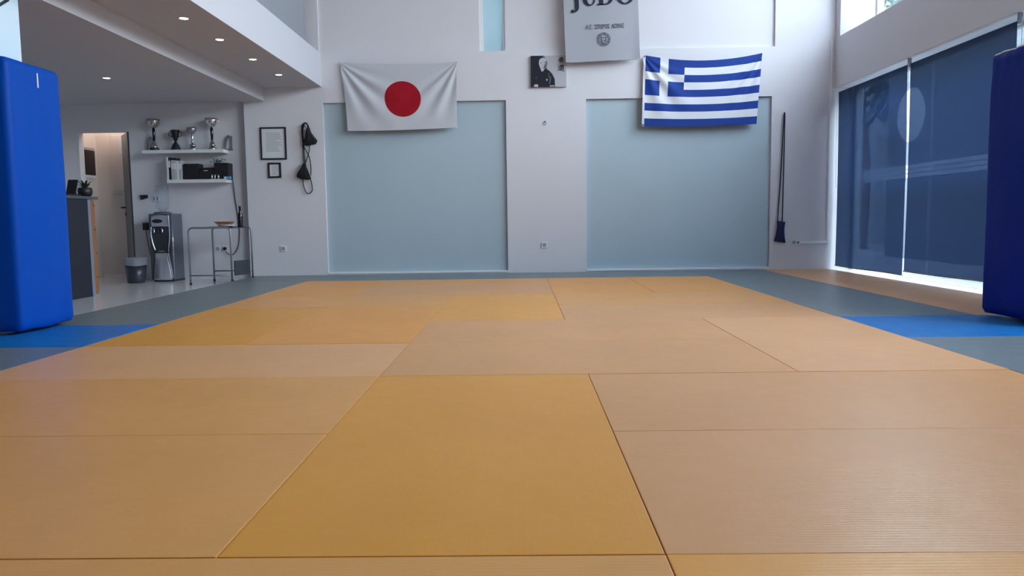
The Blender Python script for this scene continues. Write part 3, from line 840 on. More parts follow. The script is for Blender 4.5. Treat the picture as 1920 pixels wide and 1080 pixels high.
# black bags on the left hook
bh = thing('wall_hook', 'white double hook holding the black drawstring bags', 'hook', (-2.222, FW, 2.05))
obj('hook_plate', box(-2.240, -2.204, FW-.008, FW, 2.02, 2.075, bevel=.004), PLASTW, bh)
obj('prong', tube(smooth_path([(-2.222, FW-.004, 2.055), (-2.222, FW-.045, 2.045), (-2.222, FW-.055, 2.065)], 5), .005, 8), PLASTW, bh)
def bag(name, label, top, pts_l, pts_r, depth, m, cat='bag', seed=0):
    """soft bag: outline given by left and right edges from top to bottom"""
    t = thing(name, label, cat, (top[0], FW, top[1]))
    n = len(pts_l)
    L = smooth_path([(a, 0, b) for a, b in pts_l], 5); Rr = smooth_path([(a, 0, b) for a, b in pts_r], 5)
    bm = bmesh.new(); seg = 28; rings = []
    for i, (a, b) in enumerate(zip(L, Rr)):
        k = i/(len(L)-1)
        d = depth*(.35+.65*math.sin(PI*min(1, .15+.8*k)))*(1 if k < .93 else 1-.5*(k-.93)/.07)
        c = (a+b)/2; h = (b-a)/2; ring = []
        for s in range(seg):
            th = 2*PI*s/seg
            pl_ = 1+.10*math.sin(th*7+seed)*(1-k*.5)+.06*math.sin(th*4+5*k+seed)
            ring.append(bm.verts.new((c.x+h.x*math.cos(th)*pl_, FW-.012-d+d*math.sin(th)*pl_*.98, c.z+h.z*math.cos(th))))
        rings.append(ring)
    for a, b in zip(rings, rings[1:]):
        for s in range(seg):
            f = bm.faces.new((a[s], a[(s+1) % seg], b[(s+1) % seg], b[s])); f.smooth = True
    bm.faces.new(rings[0]); bm.faces.new(rings[-1])
    for v in bm.verts: v.co.y = min(v.co.y, FW-.003)
    obj('bag_body', bm, m, t)
    return t
b1 = bag('drawstring_bag', 'upper black drawstring bag hanging from the white hook', (-2.20, 1.99), [(-2.205, 2.010), (-2.215, 1.96), (-2.235, 1.88), (-2.262, 1.80), (-2.235, 1.775)], [(-2.168, 2.010), (-2.150, 1.95), (-2.110, 1.89), (-2.068, 1.835), (-2.10, 1.79)], .045, CLOTHB, seed=1)
b2 = bag('drawstring_bag', 'lower black drawstring bag dangling on long cords below the other one', (-2.26, 1.52), [(-2.275, 1.535), (-2.305, 1.47), (-2.345, 1.40), (-2.352, 1.345), (-2.29, 1.318)], [(-2.238, 1.535), (-2.225, 1.47), (-2.195, 1.40), (-2.175, 1.335), (-2.205, 1.31)], .045, CLOTHB, seed=3)
yb = FW-.030
def cord(parent, pts, r=.006, m=CLOTHB): obj('cord', tube(smooth_path([(a, c, b) for a, c, b in pts], 6), r, 6), m, parent)
cord(b1, [(-2.19, yb, 2.0), (-2.20, yb-.02, 2.055), (-2.225, yb-.025, 2.068), (-2.262, yb-.02, 2.03), (-2.268, yb, 1.92), (-2.262, yb, 1.80)], .008)
cord(b1, [(-2.178, yb, 2.0), (-2.19, yb-.02, 2.05), (-2.222, yb-.025, 2.078), (-2.272, yb-.02, 2.035), (-2.276, yb, 1.90), (-2.25, yb-.03, 1.76), (-2.19, yb-.01, 1.62), (-2.172, yb-.01, 1.48), (-2.178, yb-.01, 1.37)], .007)
cord(b2, [(-2.262, yb, 1.53), (-2.274, yb, 1.66), (-2.27, yb, 1.80), (-2.268, yb-.01, 1.98), (-2.24, yb-.03, 2.065)], .007)
cord(b2, [(-2.245, yb, 1.53), (-2.252, yb-.01, 1.64), (-2.256, yb-.01, 1.78), (-2.262, yb-.015, 1.95), (-2.232, yb-.03, 2.070)], .006)
cord(b2, [(-2.25, yb, 1.53), (-2.20, yb, 1.66), (-2.175, yb, 1.79)], .006)
cord(b2, [(-2.245, yb-.06, 1.53), (-2.205, yb-.07, 1.44), (-2.182, yb-.05, 1.36)], .006)
cord(b2, [(-2.288, yb, 1.325), (-2.285, yb, 1.24), (-2.255, yb, 1.15), (-2.212, yb, 1.125), (-2.170, yb, 1.16), (-2.168, yb, 1.24), (-2.186, yb, 1.325)], .0065)

# navy bag on long cords at the right
rh = thing('wall_hook', 'small dark hook at the top of the long black cords right of the panels', 'hook', (4.249, FW, 2.085))
obj('prong', tube(smooth_path([(4.249, FW, 2.09), (4.249, FW-.03, 2.085), (4.249, FW-.038, 2.10)], 4), .006, 8), DARK, rh)
b3 = bag('drawstring_bag', 'navy drawstring bag hanging low on long cords beside the right panel', (4.22, .66), [(4.172, .668), (4.176, .60), (4.166, .50), (4.150, .43), (4.138, .388)], [(4.285, .650), (4.272, .58), (4.270, .50), (4.280, .42), (4.296, .365)], .04, CLOTHN, seed=5)
cord(b3, [(4.183, yb, .66), (4.215, yb, 1.30), (4.236, yb, 1.80), (4.246, yb-.005, 2.09), (4.256, yb-.005, 2.08), (4.256, yb, 1.80), (4.252, yb, 1.20), (4.247, yb, .655)], .0075)

# ------------------------------------------------------------------ shelves in the alcove
def shelf(label, x0, x1, z1):
    t = thing('wall_shelf', label, 'shelf', ((x0+x1)/2, AW, z1))
    obj('board', box(x0, x1, 8.93, AW, z1-.045, z1, bevel=.003), PLASTW, t)
    return t
S1, S2 = 1.737, 1.335
shelf('upper white floating shelf carrying the trophies', -4.45, -3.34, S1)
shelf('lower white floating shelf carrying folders and stereo', -4.13, -3.318, S2)
BLKCH = mat('dark_glossy_metal', (.05, .055, .07, 1), .22, 1.0)
GOLDISH = mat('worn_silver', (.55, .52, .48, 1), .22, 1.0)
def handle(bm, cx, cy, z, r0, s, w_, h):
    add_tube(bm, smooth_path([(cx+s*r0, cy, z), (cx+s*(r0+w_), cy, z+h*.25), (cx+s*(r0+w_*.8), cy, z+h*.8), (cx+s*(r0+w_*.2), cy, z+h)], 5), .0045, 6)
def cup(label, x, h, rb, style, m, stemm, basem):
    y = 9.04
    t = thing('trophy', label, 'trophy', (x, y, S1), 'trophies on the upper shelf')
    z = S1
    if style == 'bowl':
        obj('base', lathe([(.062, z), (.062, z+.032), (.058, z+.036)], x, y, 20) if basem is BLACK else lathe([(.058, z), (.055, z+.02), (.02, z+.05)], x, y, 20), basem, t)
        b0_ = z+.036 if basem is BLACK else z+.05
        zs = z+h*.30
        obj('foot', lathe([(.045, b0_), (.040, b0_+.02), (.016, zs), (.010, zs+.01)], x, y, 20), GOLDISH, t)
        obj('collar', lathe([(.012, zs+.008), (.021, zs+.022), (.012, zs+.04)], x, y, 16), stemm, t)
        zc = z+h*.50; zt = z+h*.70
        obj('column', lathe([(.016, zs+.04), (.019, zc-.0), (.020, zt-.01), (.014, zt)], x, y, 16), stemm, t)
        bt = z+h
        obj('bowl', lathe([(.012, zt), (.022, zt+.006), (rb*.52, zt+(bt-zt)*.16), (rb*.78, zt+(bt-zt)*.38), (rb*.93, zt+(bt-zt)*.68), (rb, bt), (rb*.97, bt), (rb*.88, zt+(bt-zt)*.66), (rb*.6, zt+(bt-zt)*.28), (.012, zt+.015)], x, y, 28), m, t)
        for s in (-1, 1):
            bm = bmesh.new(); handle(bm, x, y, zt+(bt-zt)*.45, rb*.72, s, rb*.36, (bt-zt)*.55); obj('handle', bm, m, t)
    else:
        obj('base', lathe([(.070, z), (.070, z+.012), (.060, z+.03), (.045, z+.07), (.018, z+h*.40), (.010, z+h*.44)], x, y, 24), BLACK, t)
        obj('bowl', lathe([(.010, z+h*.43), (.02, z+h*.48), (.045, z+h*.72), (.060, z+h*.98), (.063, z+h), (.058, z+h), (.04, z+h*.7)], x, y, 24), m, t)
        for s in (-1, 1):
            bm = bmesh.new(); handle(bm, x, y, z+h*.66, .036, s, .05, h*.31); obj('handle', bm, m, t)
cup('tall trophy with a shallow handled bowl and black base at the left', -4.3244, .425, .088, 'bowl', GOLDISH, BLKCH, BLACK)
cup('black two handled cup trophy with a flared base', -4.0303, .275, .06, 'cup', BLKCH, BLKCH, BLACK)
cup('short trophy with a round silver bowl on a thin stem', -3.7986, .305, .062, 'bowl', STEEL, SILVER, SILVER)
cup('tall silver trophy with a bright wide bowl at the right', -3.5265, .425, .088, 'bowl', SILVER, BLKCH, GOLDISH)
def arch(label, x0, x1, h, flip):
    t = thing('arch_award', label, 'award', ((x0+x1)/2, 9.05, S1))
    P = [(0, 0), (.03, .35), (.12, .68), (.35, .93), (.62, 1.0)]
    pts = [(x0+(x1-x0)*a, 9.112, S1+.012+b*h) for a, b in P]
    bm = bmesh.new()
    sp_ = smooth_path(pts, 6)
    add_strip(bm, sp_, [Vector((p.x+.013, p.y, p.z-.001*i)) for i, p in enumerate(sp_)])
    solidify_y(bm, .02)
    obj('curved_strip', bm, STEEL, t)
    obj('upright', box(x1-.018, x1-.004, 9.112, 9.132, S1, S1+h*1.0, bevel=.002), STEEL, t)
    obj('foot', box(x0-.008, x1, 9.104, 9.142, S1, S1+.016, bevel=.002), GREYD, t)
arch('curved grey award beside the left trophy', -4.4715, -4.3612+.005, .19, 1)
arch('curved grey award at the right end of the trophy shelf', -3.3831, -3.2802, .195, 1)
# lower shelf
def folder(label, u0, u1, h, m):
    x0, x1 = u0, u1
    t = thing('folder', label, 'folder', ((x0+x1)/2, 9.04, S2), 'folders on the lower shelf')
    obj('cover', box(x0+.001, x1-.001, 8.95, 9.14, S2, S2+h, bevel=.002), m, t)
    obj('spine_label', box(x0+.004, x1-.004, 8.9485, 8.9505, S2+h*.55, S2+h*.85), PAPER if m is not PAPER else PLASTW, t)
GREYP = mat('grey_card', (.42, .43, .45, 1), .7); BEIGE = mat('beige_card', (.50, .48, .44, 1), .7)
folder('thin white folder at the left end of the lower shelf', -4.1333, -4.1039, .305, PAPER)
folder('tall black folder next to the thin white one', -4.1039, -4.0745, .302, BLACK)
folder('pale grey folder right of the black folder', -4.0708, -4.0341, .265, GREYP)
folder('beige folder in the middle of the folder row', -4.0341, -3.9973, .260, BEIGE)
folder('slim white folder leaning near the left speaker', -3.9973, -3.9642, .250, PAPER)
folder('wide pale folder touching the left speaker', -3.9642, -3.9274, .258, GREYP)
t = thing('paper_scraps', 'dark scraps sticking up above the pale folders', 'ornament', (-4.0267, 9.06, S2+.262))
rnd = random.Random(2)
for k in range(5):
    x = -4.0635+k*0.0169; z = S2+.262
    obj('scrap', tube([(x, 9.06, z-.004), (x+rnd.uniform(-.01, .01), 9.055, z+rnd.uniform(.02, .045))], .009, 6), DARK, t)
def speaker(label, u0, u1, h):
    x0, x1 = u0, u1
    t = thing('speaker', label, 'speaker', ((x0+x1)/2, 9.04, S2), 'stereo speakers')
    obj('cabinet', box(x0, x1, 8.965, 9.14, S2, S2+h, bevel=.004), BLACK, t)
    obj('grille', box(x0+.012, x1-.012, 8.958, 8.966, S2+.015, S2+h-.015, bevel=.003), CLOTHB, t)
speaker('black bookshelf speaker left of the stereo', -3.9055, -3.7042, .215)
speaker('black bookshelf speaker right of the stereo', -3.4883, -3.2980, .220)
x0, x1 = -3.7005, -3.4919
t = thing('stereo', 'low black stereo unit between the two speakers', 'stereo', ((x0+x1)/2, 9.04, S2))
obj('body', box(x0, x1, 8.965, 9.14, S2, S2+.135, bevel=.006), BLACK, t)
obj('lid', box(x0+.005, x1-.02, 8.985, 9.135, S2+.135, S2+.158, bevel=.006), BLACK, t)
obj('display', box((x0+x1)/2-.035, (x0+x1)/2+.02, 8.962, 8.966, S2+.112, S2+.124), mat('display_grey', (.5, .52, .58, 1), .3), t)
obj('knob', tube([(x1-.035, 8.953, S2+.05), (x1-.035, 8.966, S2+.05)], .016, 14), BLKCH, t)
for k, x in enumerate((-3.5144, -3.4743, -3.4269)):
    t = thing('metal_cup', ('small silver cup in front of the stereo', 'second small silver cup, at the left edge of the right speaker', 'third small silver cup before the middle of the right speaker')[k], 'cup', (x, 8.948, S2), 'small cups on the lower shelf')
    obj('cup_body', lathe([(.012, S2), (.015, S2+.055), (.013, S2+.055), (.011, S2+.01)], x, 8.948, 14), SILVER, t)
    obj('rim', tube([(x+.0148*math.cos(2*PI*i/14), 8.948+.0148*math.sin(2*PI*i/14), S2+.055) for i in range(14)], .0016, 5, closed=True), SILVER, t)
LBLUE = mat('light_blue_plastic', (.10, .35, .60, 1), .4)
t = thing('small_box', 'small light blue box on the right end of the lower shelf', 'box', (-3.3082, 8.955, S2))
obj('carton', box(-3.3520, -3.2644, 8.935, 8.985, S2, S2+.034, bevel=.002), LBLUE, t)
obj('carton_label', box(-3.3447, -3.3155, 8.9335, 8.9352, S2+.006, S2+.028), PAPER, t)
t = thing('dried_flowers', 'tangle of small dark flowers lying on the right speaker', 'flowers', (-3.4384, 9.04, S2+.22))
bm = bmesh.new(); bl = bmesh.new(); rnd = random.Random(9)
for k in range(14):
    x = -3.5560+k*0.0162; a = Vector((-3.4384+rnd.uniform(-.06, .06), 9.03, S2+.221)); b = Vector((x, 9.03+rnd.uniform(-.03, .03), S2+.222+rnd.uniform(.01, .075)))
    add_tube(bm, smooth_path([a, (a+b)/2+Vector((0, 0, .02)), b], 3), .0025, 5)
    bmesh.ops.create_icosphere(bl, subdivisions=1, radius=rnd.uniform(.007, .014), matrix=Matrix.Translation(b))
obj('twigs', bm, DARK, t)['kind'] = 'stuff'; obj('flower_heads', bl, GREYD, t)['kind'] = 'stuff'

# cable from the lower shelf to the sockets
yc = AW-.012
tag(obj('power_cable', tube(smooth_path([(-3.309, yc-.09, S2+.012), (-3.2976, yc-.02, S2-.01), (-3.2855, yc, 1.10), (-3.2528, yc, .80), (-3.2400, yc, .62), (-3.2716, yc, .40), (-3.3393, yc-.01, .30), (-3.3994, yc-.02, .305), (-3.4381, yc-.03, .345)], 8), .006, 6), DARK), 'thin dark cable looping from the lower shelf down to a socket', 'cable')
socket('white wall socket with a black plug behind the tube table', -3.4607, .382, AW)
socket('blank white wall socket behind the tube table, left of the plugged one', -3.5570, .382, AW)
tag(obj('plug', tube([(-3.4492, AW-.05, .382), (-3.4492, AW-.012, .382)], .022, 12), BLACK), 'black plug in the socket behind the tube table', 'plug')
# wall switch pieces by the doorway
t = thing('thermostat', 'black wedge shaped wall device beside the doorway', 'device', (-4.5508, AW, 1.115))
xa, xb = -4.6027, -4.5026
bm = bmesh.new(); add_prism(bm, [(xa+.008, 1.078), (xb, 1.098), (xb, 1.142), (xa, 1.140)], AW-.03, AW)
obj('housing', bm, BLACK, t)
obj('buttons', box(xa+.02, xa+.05, AW-.033, AW-.029, 1.11, 1.125), DARK, t)
t = thing('light_switch', 'white double light switch left of the water bottle', 'switch', (-4.3913, AW, 1.09))
obj('plate', box(-4.4358, -4.3431, AW-.010, AW, 1.045, 1.135, bevel=.004), PLASTW, t)
for x in (-4.4136, -4.3691): obj('rocker', box(x-.007, x+.007, AW-.015, AW-.009, 1.063, 1.115, bevel=.002), GREYD, t)
t = thing('plug_adapter', 'black adapter on the wall at the left of the water cooler', 'plug', (-4.5508, AW, .70))
obj('adapter_body', box(-4.5805, -4.5101, AW-.05, AW, .655, .755, bevel=.006), BLACK, t)
obj('adapter_lead', tube(smooth_path([(-4.5471, AW-.03, .66), (-4.5323, AW-.02, .5), (-4.5027, AW-.02, .3)], 5), .005, 6), BLACK, t)

# ------------------------------------------------------------------ water cooler
cx0, cx1, cy0, cy1, cz0, cz1 = -4.325, -4.015, 8.735, 9.09, TZ, .875
wc = thing('water_cooler', 'silver and grey floor standing water cooler with bottle on top', 'water cooler', ((cx0+cx1)/2, (cy0+cy1)/2, TZ))
GUN = mat('gunmetal_plastic', (.085, .095, .125, 1), .42)
SILP = mat('silver_plastic', (.48, .50, .56, 1), .30, .55)
obj('body', box(cx0, cx1, cy0+.02, cy1, cz0+.02, cz1, bevel=.012), GUN, wc)
obj('plinth', box(cx0+.04, cx1, cy0+.015, cy1, cz0, cz0+.022), BLACK, wc)
# hourglass front of bright plastic around a dark recess
W2 = cx1-cx0
def front(z):   # left and right edges of the silver front by height
    k = (z-cz0)/(cz1-cz0)
    wl = .075+.05*math.sin(PI*min(1, k*1.1))**2*(1 if k < .9 else .6)
    wr = .015+.06*math.exp(-((k-.36)/.17)**2)
    return cx0+wl*.62, cx1-wr*.75-.008
bm = bmesh.new()
def ff(u, v):
    z = cz0+.022+(.36+.04)*v
    a, b = front(z)
    x = a+(b-a)*u
    return (x, cy0+.004-.035*math.sin(PI*u)*(.5+.5*math.cos(v*PI*.9)), z)
add_grid(bm, 16, 14, ff)
obj('front_panel', bm, SILP, wc, solid=.006)
bm = bmesh.new()
def fu(u, v):
    z = .70+.155*v
    x = cx0+.045+(W2-.065)*u
    return (x, cy0+.002-.022*math.sin(PI*u), z-.012*(2*u-1)**2*v)
add_grid(bm, 16, 6, fu)
obj('top_fascia', bm, SILP, wc, solid=.006)
bm = bmesh.new()
add_tube(bm, [(cx0+.135+.068*math.cos(2*PI*i/24), cy0-.0205, .775+.024*math.sin(2*PI*i/24)) for i in range(24)], .004, 6, closed=True)
bm.faces.new([bm.verts.new((cx0+.135+.068*math.cos(2*PI*i/24), cy0-.0235, .775+.024*math.sin(2*PI*i/24))) for i in range(24)])
obj('display_oval', bm, BLACK, wc)
obj('dispensing_recess', box(cx0+.055, cx1-.035, cy0+.0, cy0+.024, .345, .70, bevel=.01), DARK, wc)
bm = bmesh.new()
add_tube(bm, smooth_path([(cx0+.045, cy0-.006, .70), (cx0+.040, cy0-.012, .60), (cx0+.058, cy0-.014, .48), (cx0+.085, cy0-.010, .385)], 6), .009, 8)
obj('recess_rim', bm, SILVER, wc)
obj('recess_rim', tube(smooth_path([(cx1-.030, cy0-.006, .86), (cx1-.022, cy0-.010, .70), (cx1-.024, cy0-.010, .56), (cx1-.045, cy0-.006, .40), (cx1-.048, cy0-.004, .30), (cx1-.02, cy0, .10), (cx1-.01, cy0, .0)], 6), .007, 8), SILP, wc)
obj('side_strip', tube([(cx1+.001, cy0+.03, cz1-.02), (cx1+.001, cy0+.03, cz0+.03)], .006, 8), SILVER, wc)
for k, xx in enumerate((.095, .150, .205)):
    tp_ = obj('tap', tube(smooth_path([(cx0+xx, cy0+.005, .655), (cx0+xx, cy0-.03, .655), (cx0+xx, cy0-.034, .620)], 4), .010, 8), SILVER if k != 1 else BLKCH, wc)
    obj('tap_lever', box(cx0+xx-.014, cx0+xx+.014, cy0-.042, cy0-.015, .662, .676, bevel=.003), SILVER if k != 1 else BLACK, tp_)
obj('drip_tray', box(cx0+.065, cx1-.045, cy0-.02, cy0+.02, .345, .365, bevel=.004), DARK, wc)
bxx, byy = -4.205, 8.93
obj('collar', lathe([(.125, cz1-.002), (.115, cz1+.016), (.09, cz1+.026), (.05, cz1+.03)], bxx, byy, 28), GUN, wc)
WATER = thin_glass('clear_bottle', (.90, .93, .96, 1))
prof = [(.03, cz1+.028), (.05, cz1+.05), (.082, cz1+.075)]
for k in range(12):
    prof += [(.086, cz1+.085+k*.022), (.080, cz1+.096+k*.022)]
prof += [(.086, cz1+.36), (.075, cz1+.385), (.03, cz1+.392)]
bo = obj('water_bottle', lathe(prof, bxx, byy, 28), WATER, wc)

# waste bin
bi = thing('waste_bin', 'translucent waste bin with a white liner beside the water cooler', 'bin', (-4.455, 8.60, TZ))
SMOKE = mat('smoked_plastic', (.030, .032, .045, 1), .3)
LINER = mat('white_liner', (.24, .25, .28, 1), .45)
prof = [(.105, TZ), (.112, TZ+.01), (.140, TZ+.255), (.137, TZ+.255), (.108, TZ+.015)]
obj('bin_body', lathe(prof, -4.455, 8.60, 28), SMOKE, bi)
bm = bmesh.new()
seg = 36; rr = []
for z, r_ in ((TZ+.232, .1425), (TZ+.27, .147), (TZ+.315, .149), (TZ+.335, .153), (TZ+.335, .146), (TZ+.26, .135)):
    rr.append([bm.verts.new((-4.455+(r_+.003*math.sin(9*2*PI*i/seg))*math.cos(2*PI*i/seg), 8.60+(r_+.003*math.sin(9*2*PI*i/seg))*math.sin(2*PI*i/seg), z+.005*math.sin(3*2*PI*i/seg+z*9))) for i in range(seg)])
for a, b in zip(rr, rr[1:]):
    for i in range(seg):
        f = bm.faces.new((a[i], a[(i+1) % seg], b[(i+1) % seg], b[i])); f.smooth = True
obj('liner', bm, LINER, bi)

# ------------------------------------------------------------------ tube table
tt = thing('tube_table', 'small grey tube framed table with a dark side panel by the wall', 'table', (-3.25, 8.45, TZ))
def ubar(y, x0, x1, zl, zr, zt):
    r_ = .05
    pts = [(x0, y, zl)]
    pts += [(x0, y, zt-r_)]+[(x0+r_-r_*math.cos(a), y, zt-r_+r_*math.sin(a)) for a in (PI/8, PI/4, 3*PI/8)]+[(x0+r_, y, zt)]
    pts += [(x1-r_, y, zt)]+[(x1-r_+r_*math.sin(a), y, zt-r_+r_*math.cos(a)) for a in (PI/8, PI/4, 3*PI/8)]+[(x1, y, zt-r_)]
    pts += [(x1, y, zr)]
    return tube(pts, .012, 8)
YA, YB, ZT = 8.14, 8.75, .680
fr = obj('front_frame', ubar(YA, -3.530, -2.998, TZ, .004, ZT), TUBEM, tt)
fb = obj('rear_frame', ubar(YB, -3.468, -2.945, TZ, .004, ZT), TUBEM, tt)
obj('rail', tube([(-3.53, YA, .075), (-2.998, YA, .075)], .009, 8), TUBEM, fr)
obj('rail', tube([(-3.468, YB, .095), (-2.945, YB, .095)], .009, 8), TUBEM, fb)
for x, y, z in ((-3.53, YA, TZ), (-3.468, YB, TZ), (-2.998, YA, .0025), (-2.945, YB, .0025)): obj('rubber_foot', lathe([(.016, z), (.016, z+.02)], x, y, 10), BLACK, tt)
obj('table_top', box(-3.46, -2.97, YA+.02, YB-.0, ZT-.010, ZT+.002, bevel=.003), DARK, tt)
sp = obj('side_panel', prism([(YA+.06, .065), (YB-.01, .050), (YB-.01, .245), (YA+.06, .255)], -2.99, -2.978), DARK, tt)
me = sp.data      # prism was laid out in y,z: turn it to stand in that plane
for v in me.vertices:
    w_ = v.co + Vector(tt.location); v.co = Vector((w_.y, w_.x, w_.z)) - Vector(tt.location)
# things on the table
ZC = ZT+.003
t = thing('beer_bottle', 'dark glass bottle standing on the tube table', 'bottle', (-3.014, 8.56, ZC))
x, y = -3.014, 8.56
obj('bottle_body', lathe([(.034, ZC), (.036, ZC+.01), (.036, ZC+.13), (.030, ZC+.165), (.016, ZC+.205), (.014, ZC+.255)], x, y, 20), mat('dark_bottle_glass', (.008, .010, .014, 1), .12), t)
obj('cap', lathe([(.016, ZC+.253), (.016, ZC+.272), (.012, ZC+.276)], x, y, 14), BLACK, t)
t = thing('notebook', 'dark flat notebook under the stacked plate on the tube table', 'book', (-3.27, 8.45, ZC))
obj('cover', box(-3.36, -3.12, 8.36, 8.56, ZC, ZC+.012, bevel=.002), DARK, t)
obj('pages', box(-3.355, -3.123, 8.358, 8.555, ZC+.003, ZC+.009), PAPER, t)
t = thing('paper_tray', 'white shallow tray lying on the dark notebook', 'tray', (-3.165, 8.45, ZC+.0125))
z = ZC+.0125
obj('tray_body', lathe([(.085, z), (.115, z+.018), (.112, z+.020), (.083, z+.004)], -3.165, 8.46, 28), PAPER, t)
obj('rim', tube([(-3.165+.114*math.cos(2*PI*i/28), 8.46+.114*math.sin(2*PI*i/28), z+.019) for i in range(28)], .002, 5, closed=True), PAPER, t)
t = thing('orange_box', 'orange brown flat box stacked on the white tray', 'box', (-3.18, 8.45, ZC+.034))
bm = bmesh.new()
add_prism(bm, [(-3.245, ZC+.0345), (-3.115, ZC+.0345), (-3.085, ZC+.066), (-3.295, ZC+.066)], 8.39, 8.53)
obj('tray_box', bm, ORANGEW, t)
obj('lid', box(-3.300, -3.08, 8.385, 8.535, ZC+.066, ZC+.074, bevel=.002), ORANGEW, t)

# ------------------------------------------------------------------ reception counter
rc = thing('reception_counter', 'dark fronted reception counter with a grey top and orange drawers', 'counter', (-4.2, 6.2, TZ))
KX = -3.985; KT = 1.045
obj('front_panel', box(KX-.03, KX, 4.9, 6.69, TZ+.01, KT-.03), mat('dark_counter_front', (.010, .012, .024, 1), .4), rc)
obj('carcass', box(-4.55, KX-.03, 4.9, 6.69, TZ, KT-.03), GREYD, rc)
obj('end_post', box(-4.55, KX+.004, 6.692, 6.748, TZ, KT-.03, bevel=.002), GREYD, rc)
obj('counter_top', box(-4.62, KX+.02, 4.86, 6.875, KT-.03, KT, bevel=.004), mat('grey_worktop', (.07, .08, .10, 1), .5), rc)
dr = obj('drawer_pedestal', box(-4.50, KX-.004, 6.750, 6.820, TZ+.02, KT-.035), ORANGEW, rc)
zz = [TZ+.03, .22, .48, .74, KT-.04]
for a, b in zip(zz, zz[1:]):
    d = obj('drawer_front', box(-4.49, KX-.006, 6.821, 6.840, a+.003, b-.003, bevel=.002), ORANGEW, rc)
    obj('drawer_slot', box(-4.45, KX-.0035, 6.805, 6.8405, b-.06, b-.050), BLACK, d)
# plant and tablet on the counter
pp = thing('potted_plant', 'small dark succulent in a round black pot on the counter', 'plant', (-4.05, 6.78, KT))
x, y = -4.05, 6.78
obj('pot', lathe([(.050, KT), (.070, KT+.025), (.075, KT+.06), (.068, KT+.09), (.058, KT+.098), (.054, KT+.094), (.05, KT+.075)], x, y, 24), BLACK, pp)
obj('soil', lathe([(.053, KT+.080), (.053, KT+.086), (.01, KT+.090)], x, y, 16), BARK, pp)
LEAFD = mat('dark_leaf', (.018, .030, .025, 1), .5)
rnd = random.Random(4)
for k in range(14):
    a = 2*PI*k/14+rnd.uniform(-.2, .2); l = rnd.uniform(.05, .095); up = rnd.uniform(.03, .095)
    d = Vector((math.cos(a), math.sin(a), 0)); c = Vector((x, y, KT+.085))
    n = Vector((-d.y, d.x, 0))
    P = [c+d*.008, c+d*l*.4+Vector((0, 0, up*.6)), c+d*l*.8+Vector((0, 0, up*.95)), c+d*l+Vector((0, 0, up))]
    wd = (.008, .014, .009, .001)
    bm = bmesh.new(); add_strip(bm, [p-n*w__ for p, w__ in zip(P, wd)], [p+n*w__ for p, w__ in zip(P, wd)])
    bmesh.ops.extrude_face_region(bm, geom=bm.faces[:])
    obj('leaf', bm, LEAFD, pp, solid=.004)
tb = thing('tablet_stand', 'black tablet leaning on a stand beside the potted plant', 'tablet', (-4.02, 6.36, KT))
obj('stand_foot', box(-4.12, -4.0, 6.36, 6.62, KT, KT+.018, bevel=.004), BLACK, tb)
bm = bmesh.new()
add_prism(bm, [(6.500, KT+.016), (6.517, KT+.016), (6.577, KT+.165), (6.560, KT+.172)], -4.10, -4.0)
o = obj('tablet_screen', bm, BLACK, tb); 
for v in o.data.vertices:
    w_ = v.co + Vector(tb.location); v.co = Vector((w_.y, w_.x, w_.z)) - Vector(tb.location)
bm = bmesh.new(); add_tube(bm, [(-4.05, 6.570, KT+.16), (-4.05, 6.615, KT+.018)], .005, 6)
obj('stand_leg', bm, BLACK, tb)

# ------------------------------------------------------------------ corridor contents
DOORG = mat('grey_door_paint', (.15, .17, .19, 1), .5)
hx, hy = -4.755, 9.21; ex_, ey = -5.07, 9.66
dv = Vector((ex_-hx, ey-hy, 0)); dl = dv.length; ang = math.atan2(dv.y, dv.x)
d = struct('door_1', bmesh.new(), DOORG); d.location = (hx, hy, TZ); d.rotation_euler = (0, 0, ang)
bm = box(0, dl, -.02, .02, .008, 2.055, bevel=.003); me = d.data; bm.to_mesh(me); bm.free()
def dchild(name, bm, m):
    me = bpy.data.meshes.new(name); bmesh.ops.recalc_face_normals(bm, faces=bm.faces[:]); bm.to_mesh(me); bm.free(); me.materials.append(m)
    o = bpy.data.objects.new(name, me); COL.objects.link(o); o.parent = d; return o
dchild('door_handle', tube(smooth_path([(dl-.07, .02, 1.02), (dl-.07, .075, 1.02), (dl-.09, .08, 1.02), (dl-.19, .075, 1.015)], 4), .011, 8), BLACK)
dchild('keyhole', tube([(dl-.07, .018, .925), (dl-.07, .032, .925)], .024, 12), BLACK)
# jamb lining of the doorway
struct('trim_6', box(-5.45, -5.425, AW-.004, 9.266, TZ, 2.026), WHITE)
struct('trim_7', box(-5.45, -4.715, AW-.006, 9.264, 2.014, 2.034), WHITE)
t = thing('wall_screen', 'black screen in a pale frame on the corridor wall seen through the doorway', 'screen', (-5.50, 9.45, 1.5))
obj('screen_panel', box(-5.50, -5.478, 9.285, 9.635, 1.45, 1.80, bevel=.003), mat('black_screen', (.010, .008, .012, 1), .25), t)
obj('upper_frame', box(-5.50, -5.484, 9.28, 9.64, 1.802, 1.838), mat('screen_frame', (.42, .38, .38, 1), .5), t)
obj('lower_frame', box(-5.50, -5.484, 9.28, 9.64, 1.41, 1.448), PLASTW, t)
t = thing('wall_cupboard', 'tall pale cupboard on the corridor end wall seen through the doorway', 'cupboard', (-5.2, 9.70, 1.1))
WARMW = mat('warm_white_board', (.70, .64, .60, 1), .6)
obj('cupboard_body', box(-5.275, -4.95, 9.665, 9.72, 1.19, 2.07, bevel=.003), WARMW, t)
obj('cupboard_door', box(-5.235, -4.99, 9.655, 9.666, 1.23, 2.02, bevel=.003), WARMW, t)
obj('notice', box(-5.130, -5.02, 9.650, 9.656, 1.76, 1.975), PAPER, t)
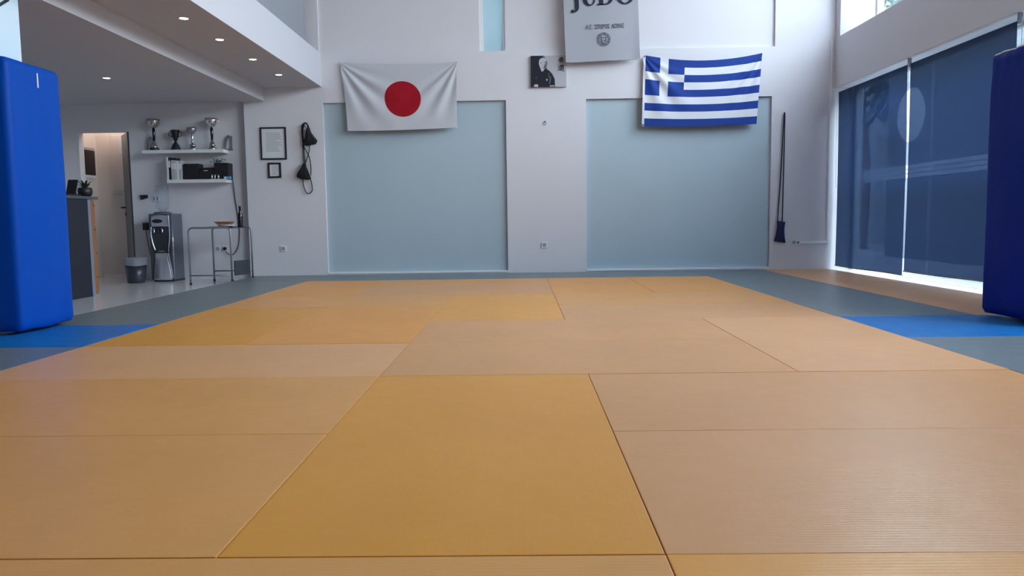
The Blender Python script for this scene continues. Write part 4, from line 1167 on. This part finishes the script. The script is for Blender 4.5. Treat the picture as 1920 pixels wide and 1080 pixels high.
t = thing('paper_dispenser', 'white paper dispenser beside the grey door in the corridor', 'dispenser', (-5.13, 9.70, 1.0))
obj('dispenser_case', box(-5.105, -5.0, 9.665, 9.72, 1.105, 1.185, bevel=.006), PLASTW, t)
obj('paper_tongue', box(-5.095, -5.02, 9.672, 9.69, .975, 1.104), BEIGE, t)
t = thing('soap_dispenser', 'small white dispenser low beside the grey door handle', 'dispenser', (-5.11, 9.70, .68))
obj('dispenser_case', box(-5.10, -5.0, 9.665, 9.72, .70, .79, bevel=.006), PLASTW, t)
obj('nozzle', box(-5.085, -5.02, 9.672, 9.71, .55, .70, bevel=.004), DARK, t)
# warm ceiling lamp of the corridor
t = thing('corridor_lamp', 'round warm ceiling lamp inside the corridor', 'lamp', (-5.15, 9.50, 2.42))
obj('lamp_base', lathe([(.11, 2.40), (.11, 2.42)], -5.15, 9.50, 20), PLASTW, t)
obj('lamp_globe', lathe([(.02, 2.35), (.07, 2.36), (.1, 2.385), (.105, 2.40)], -5.15, 9.50, 20), emit('warm_globe', (1, .80, .68, 1), 26), t)

# ------------------------------------------------------------------ recessed downlights
def downlight(label, x, y, z, power):
    t = thing('downlight', label, 'light', (x, y, z), 'recessed ceiling spotlights')
    obj('trim_ring', lathe([(.036, z-.002), (.046, z-.006), (.052, z-.001), (.036, z)], x, y, 24, close=False), RAIL, t)
    obj('lens', lathe([(.037, z-.0035), (.02, z-.005)], x, y, 20), LAMP, t)
    l = bpy.data.lights.new('downlight_beam', 'SPOT'); l.energy = power; l.spot_size = R(95); l.spot_blend = .8; l.color = (1, .95, .88); l.shadow_soft_size = .03
    lo = bpy.data.objects.new('downlight_beam', l); COL.objects.link(lo); lo.parent = t; lo.location = (0, 0, -.02)
for (y, nm) in ((5.389, 'round recessed spotlight in the soffit, nearest of the row of four'), (6.212, 'round recessed spotlight, second from the camera in the soffit row'), (7.17, 'round recessed spotlight, third from the camera in the soffit row'), (8.103, 'round recessed spotlight in the soffit, farthest of the row near the wall')):
    downlight(nm, -2.29, y, 2.559, 4)
downlight('single recessed spotlight in the lower grey ceiling above the counter', -3.944, 7.166, 2.379, 4)
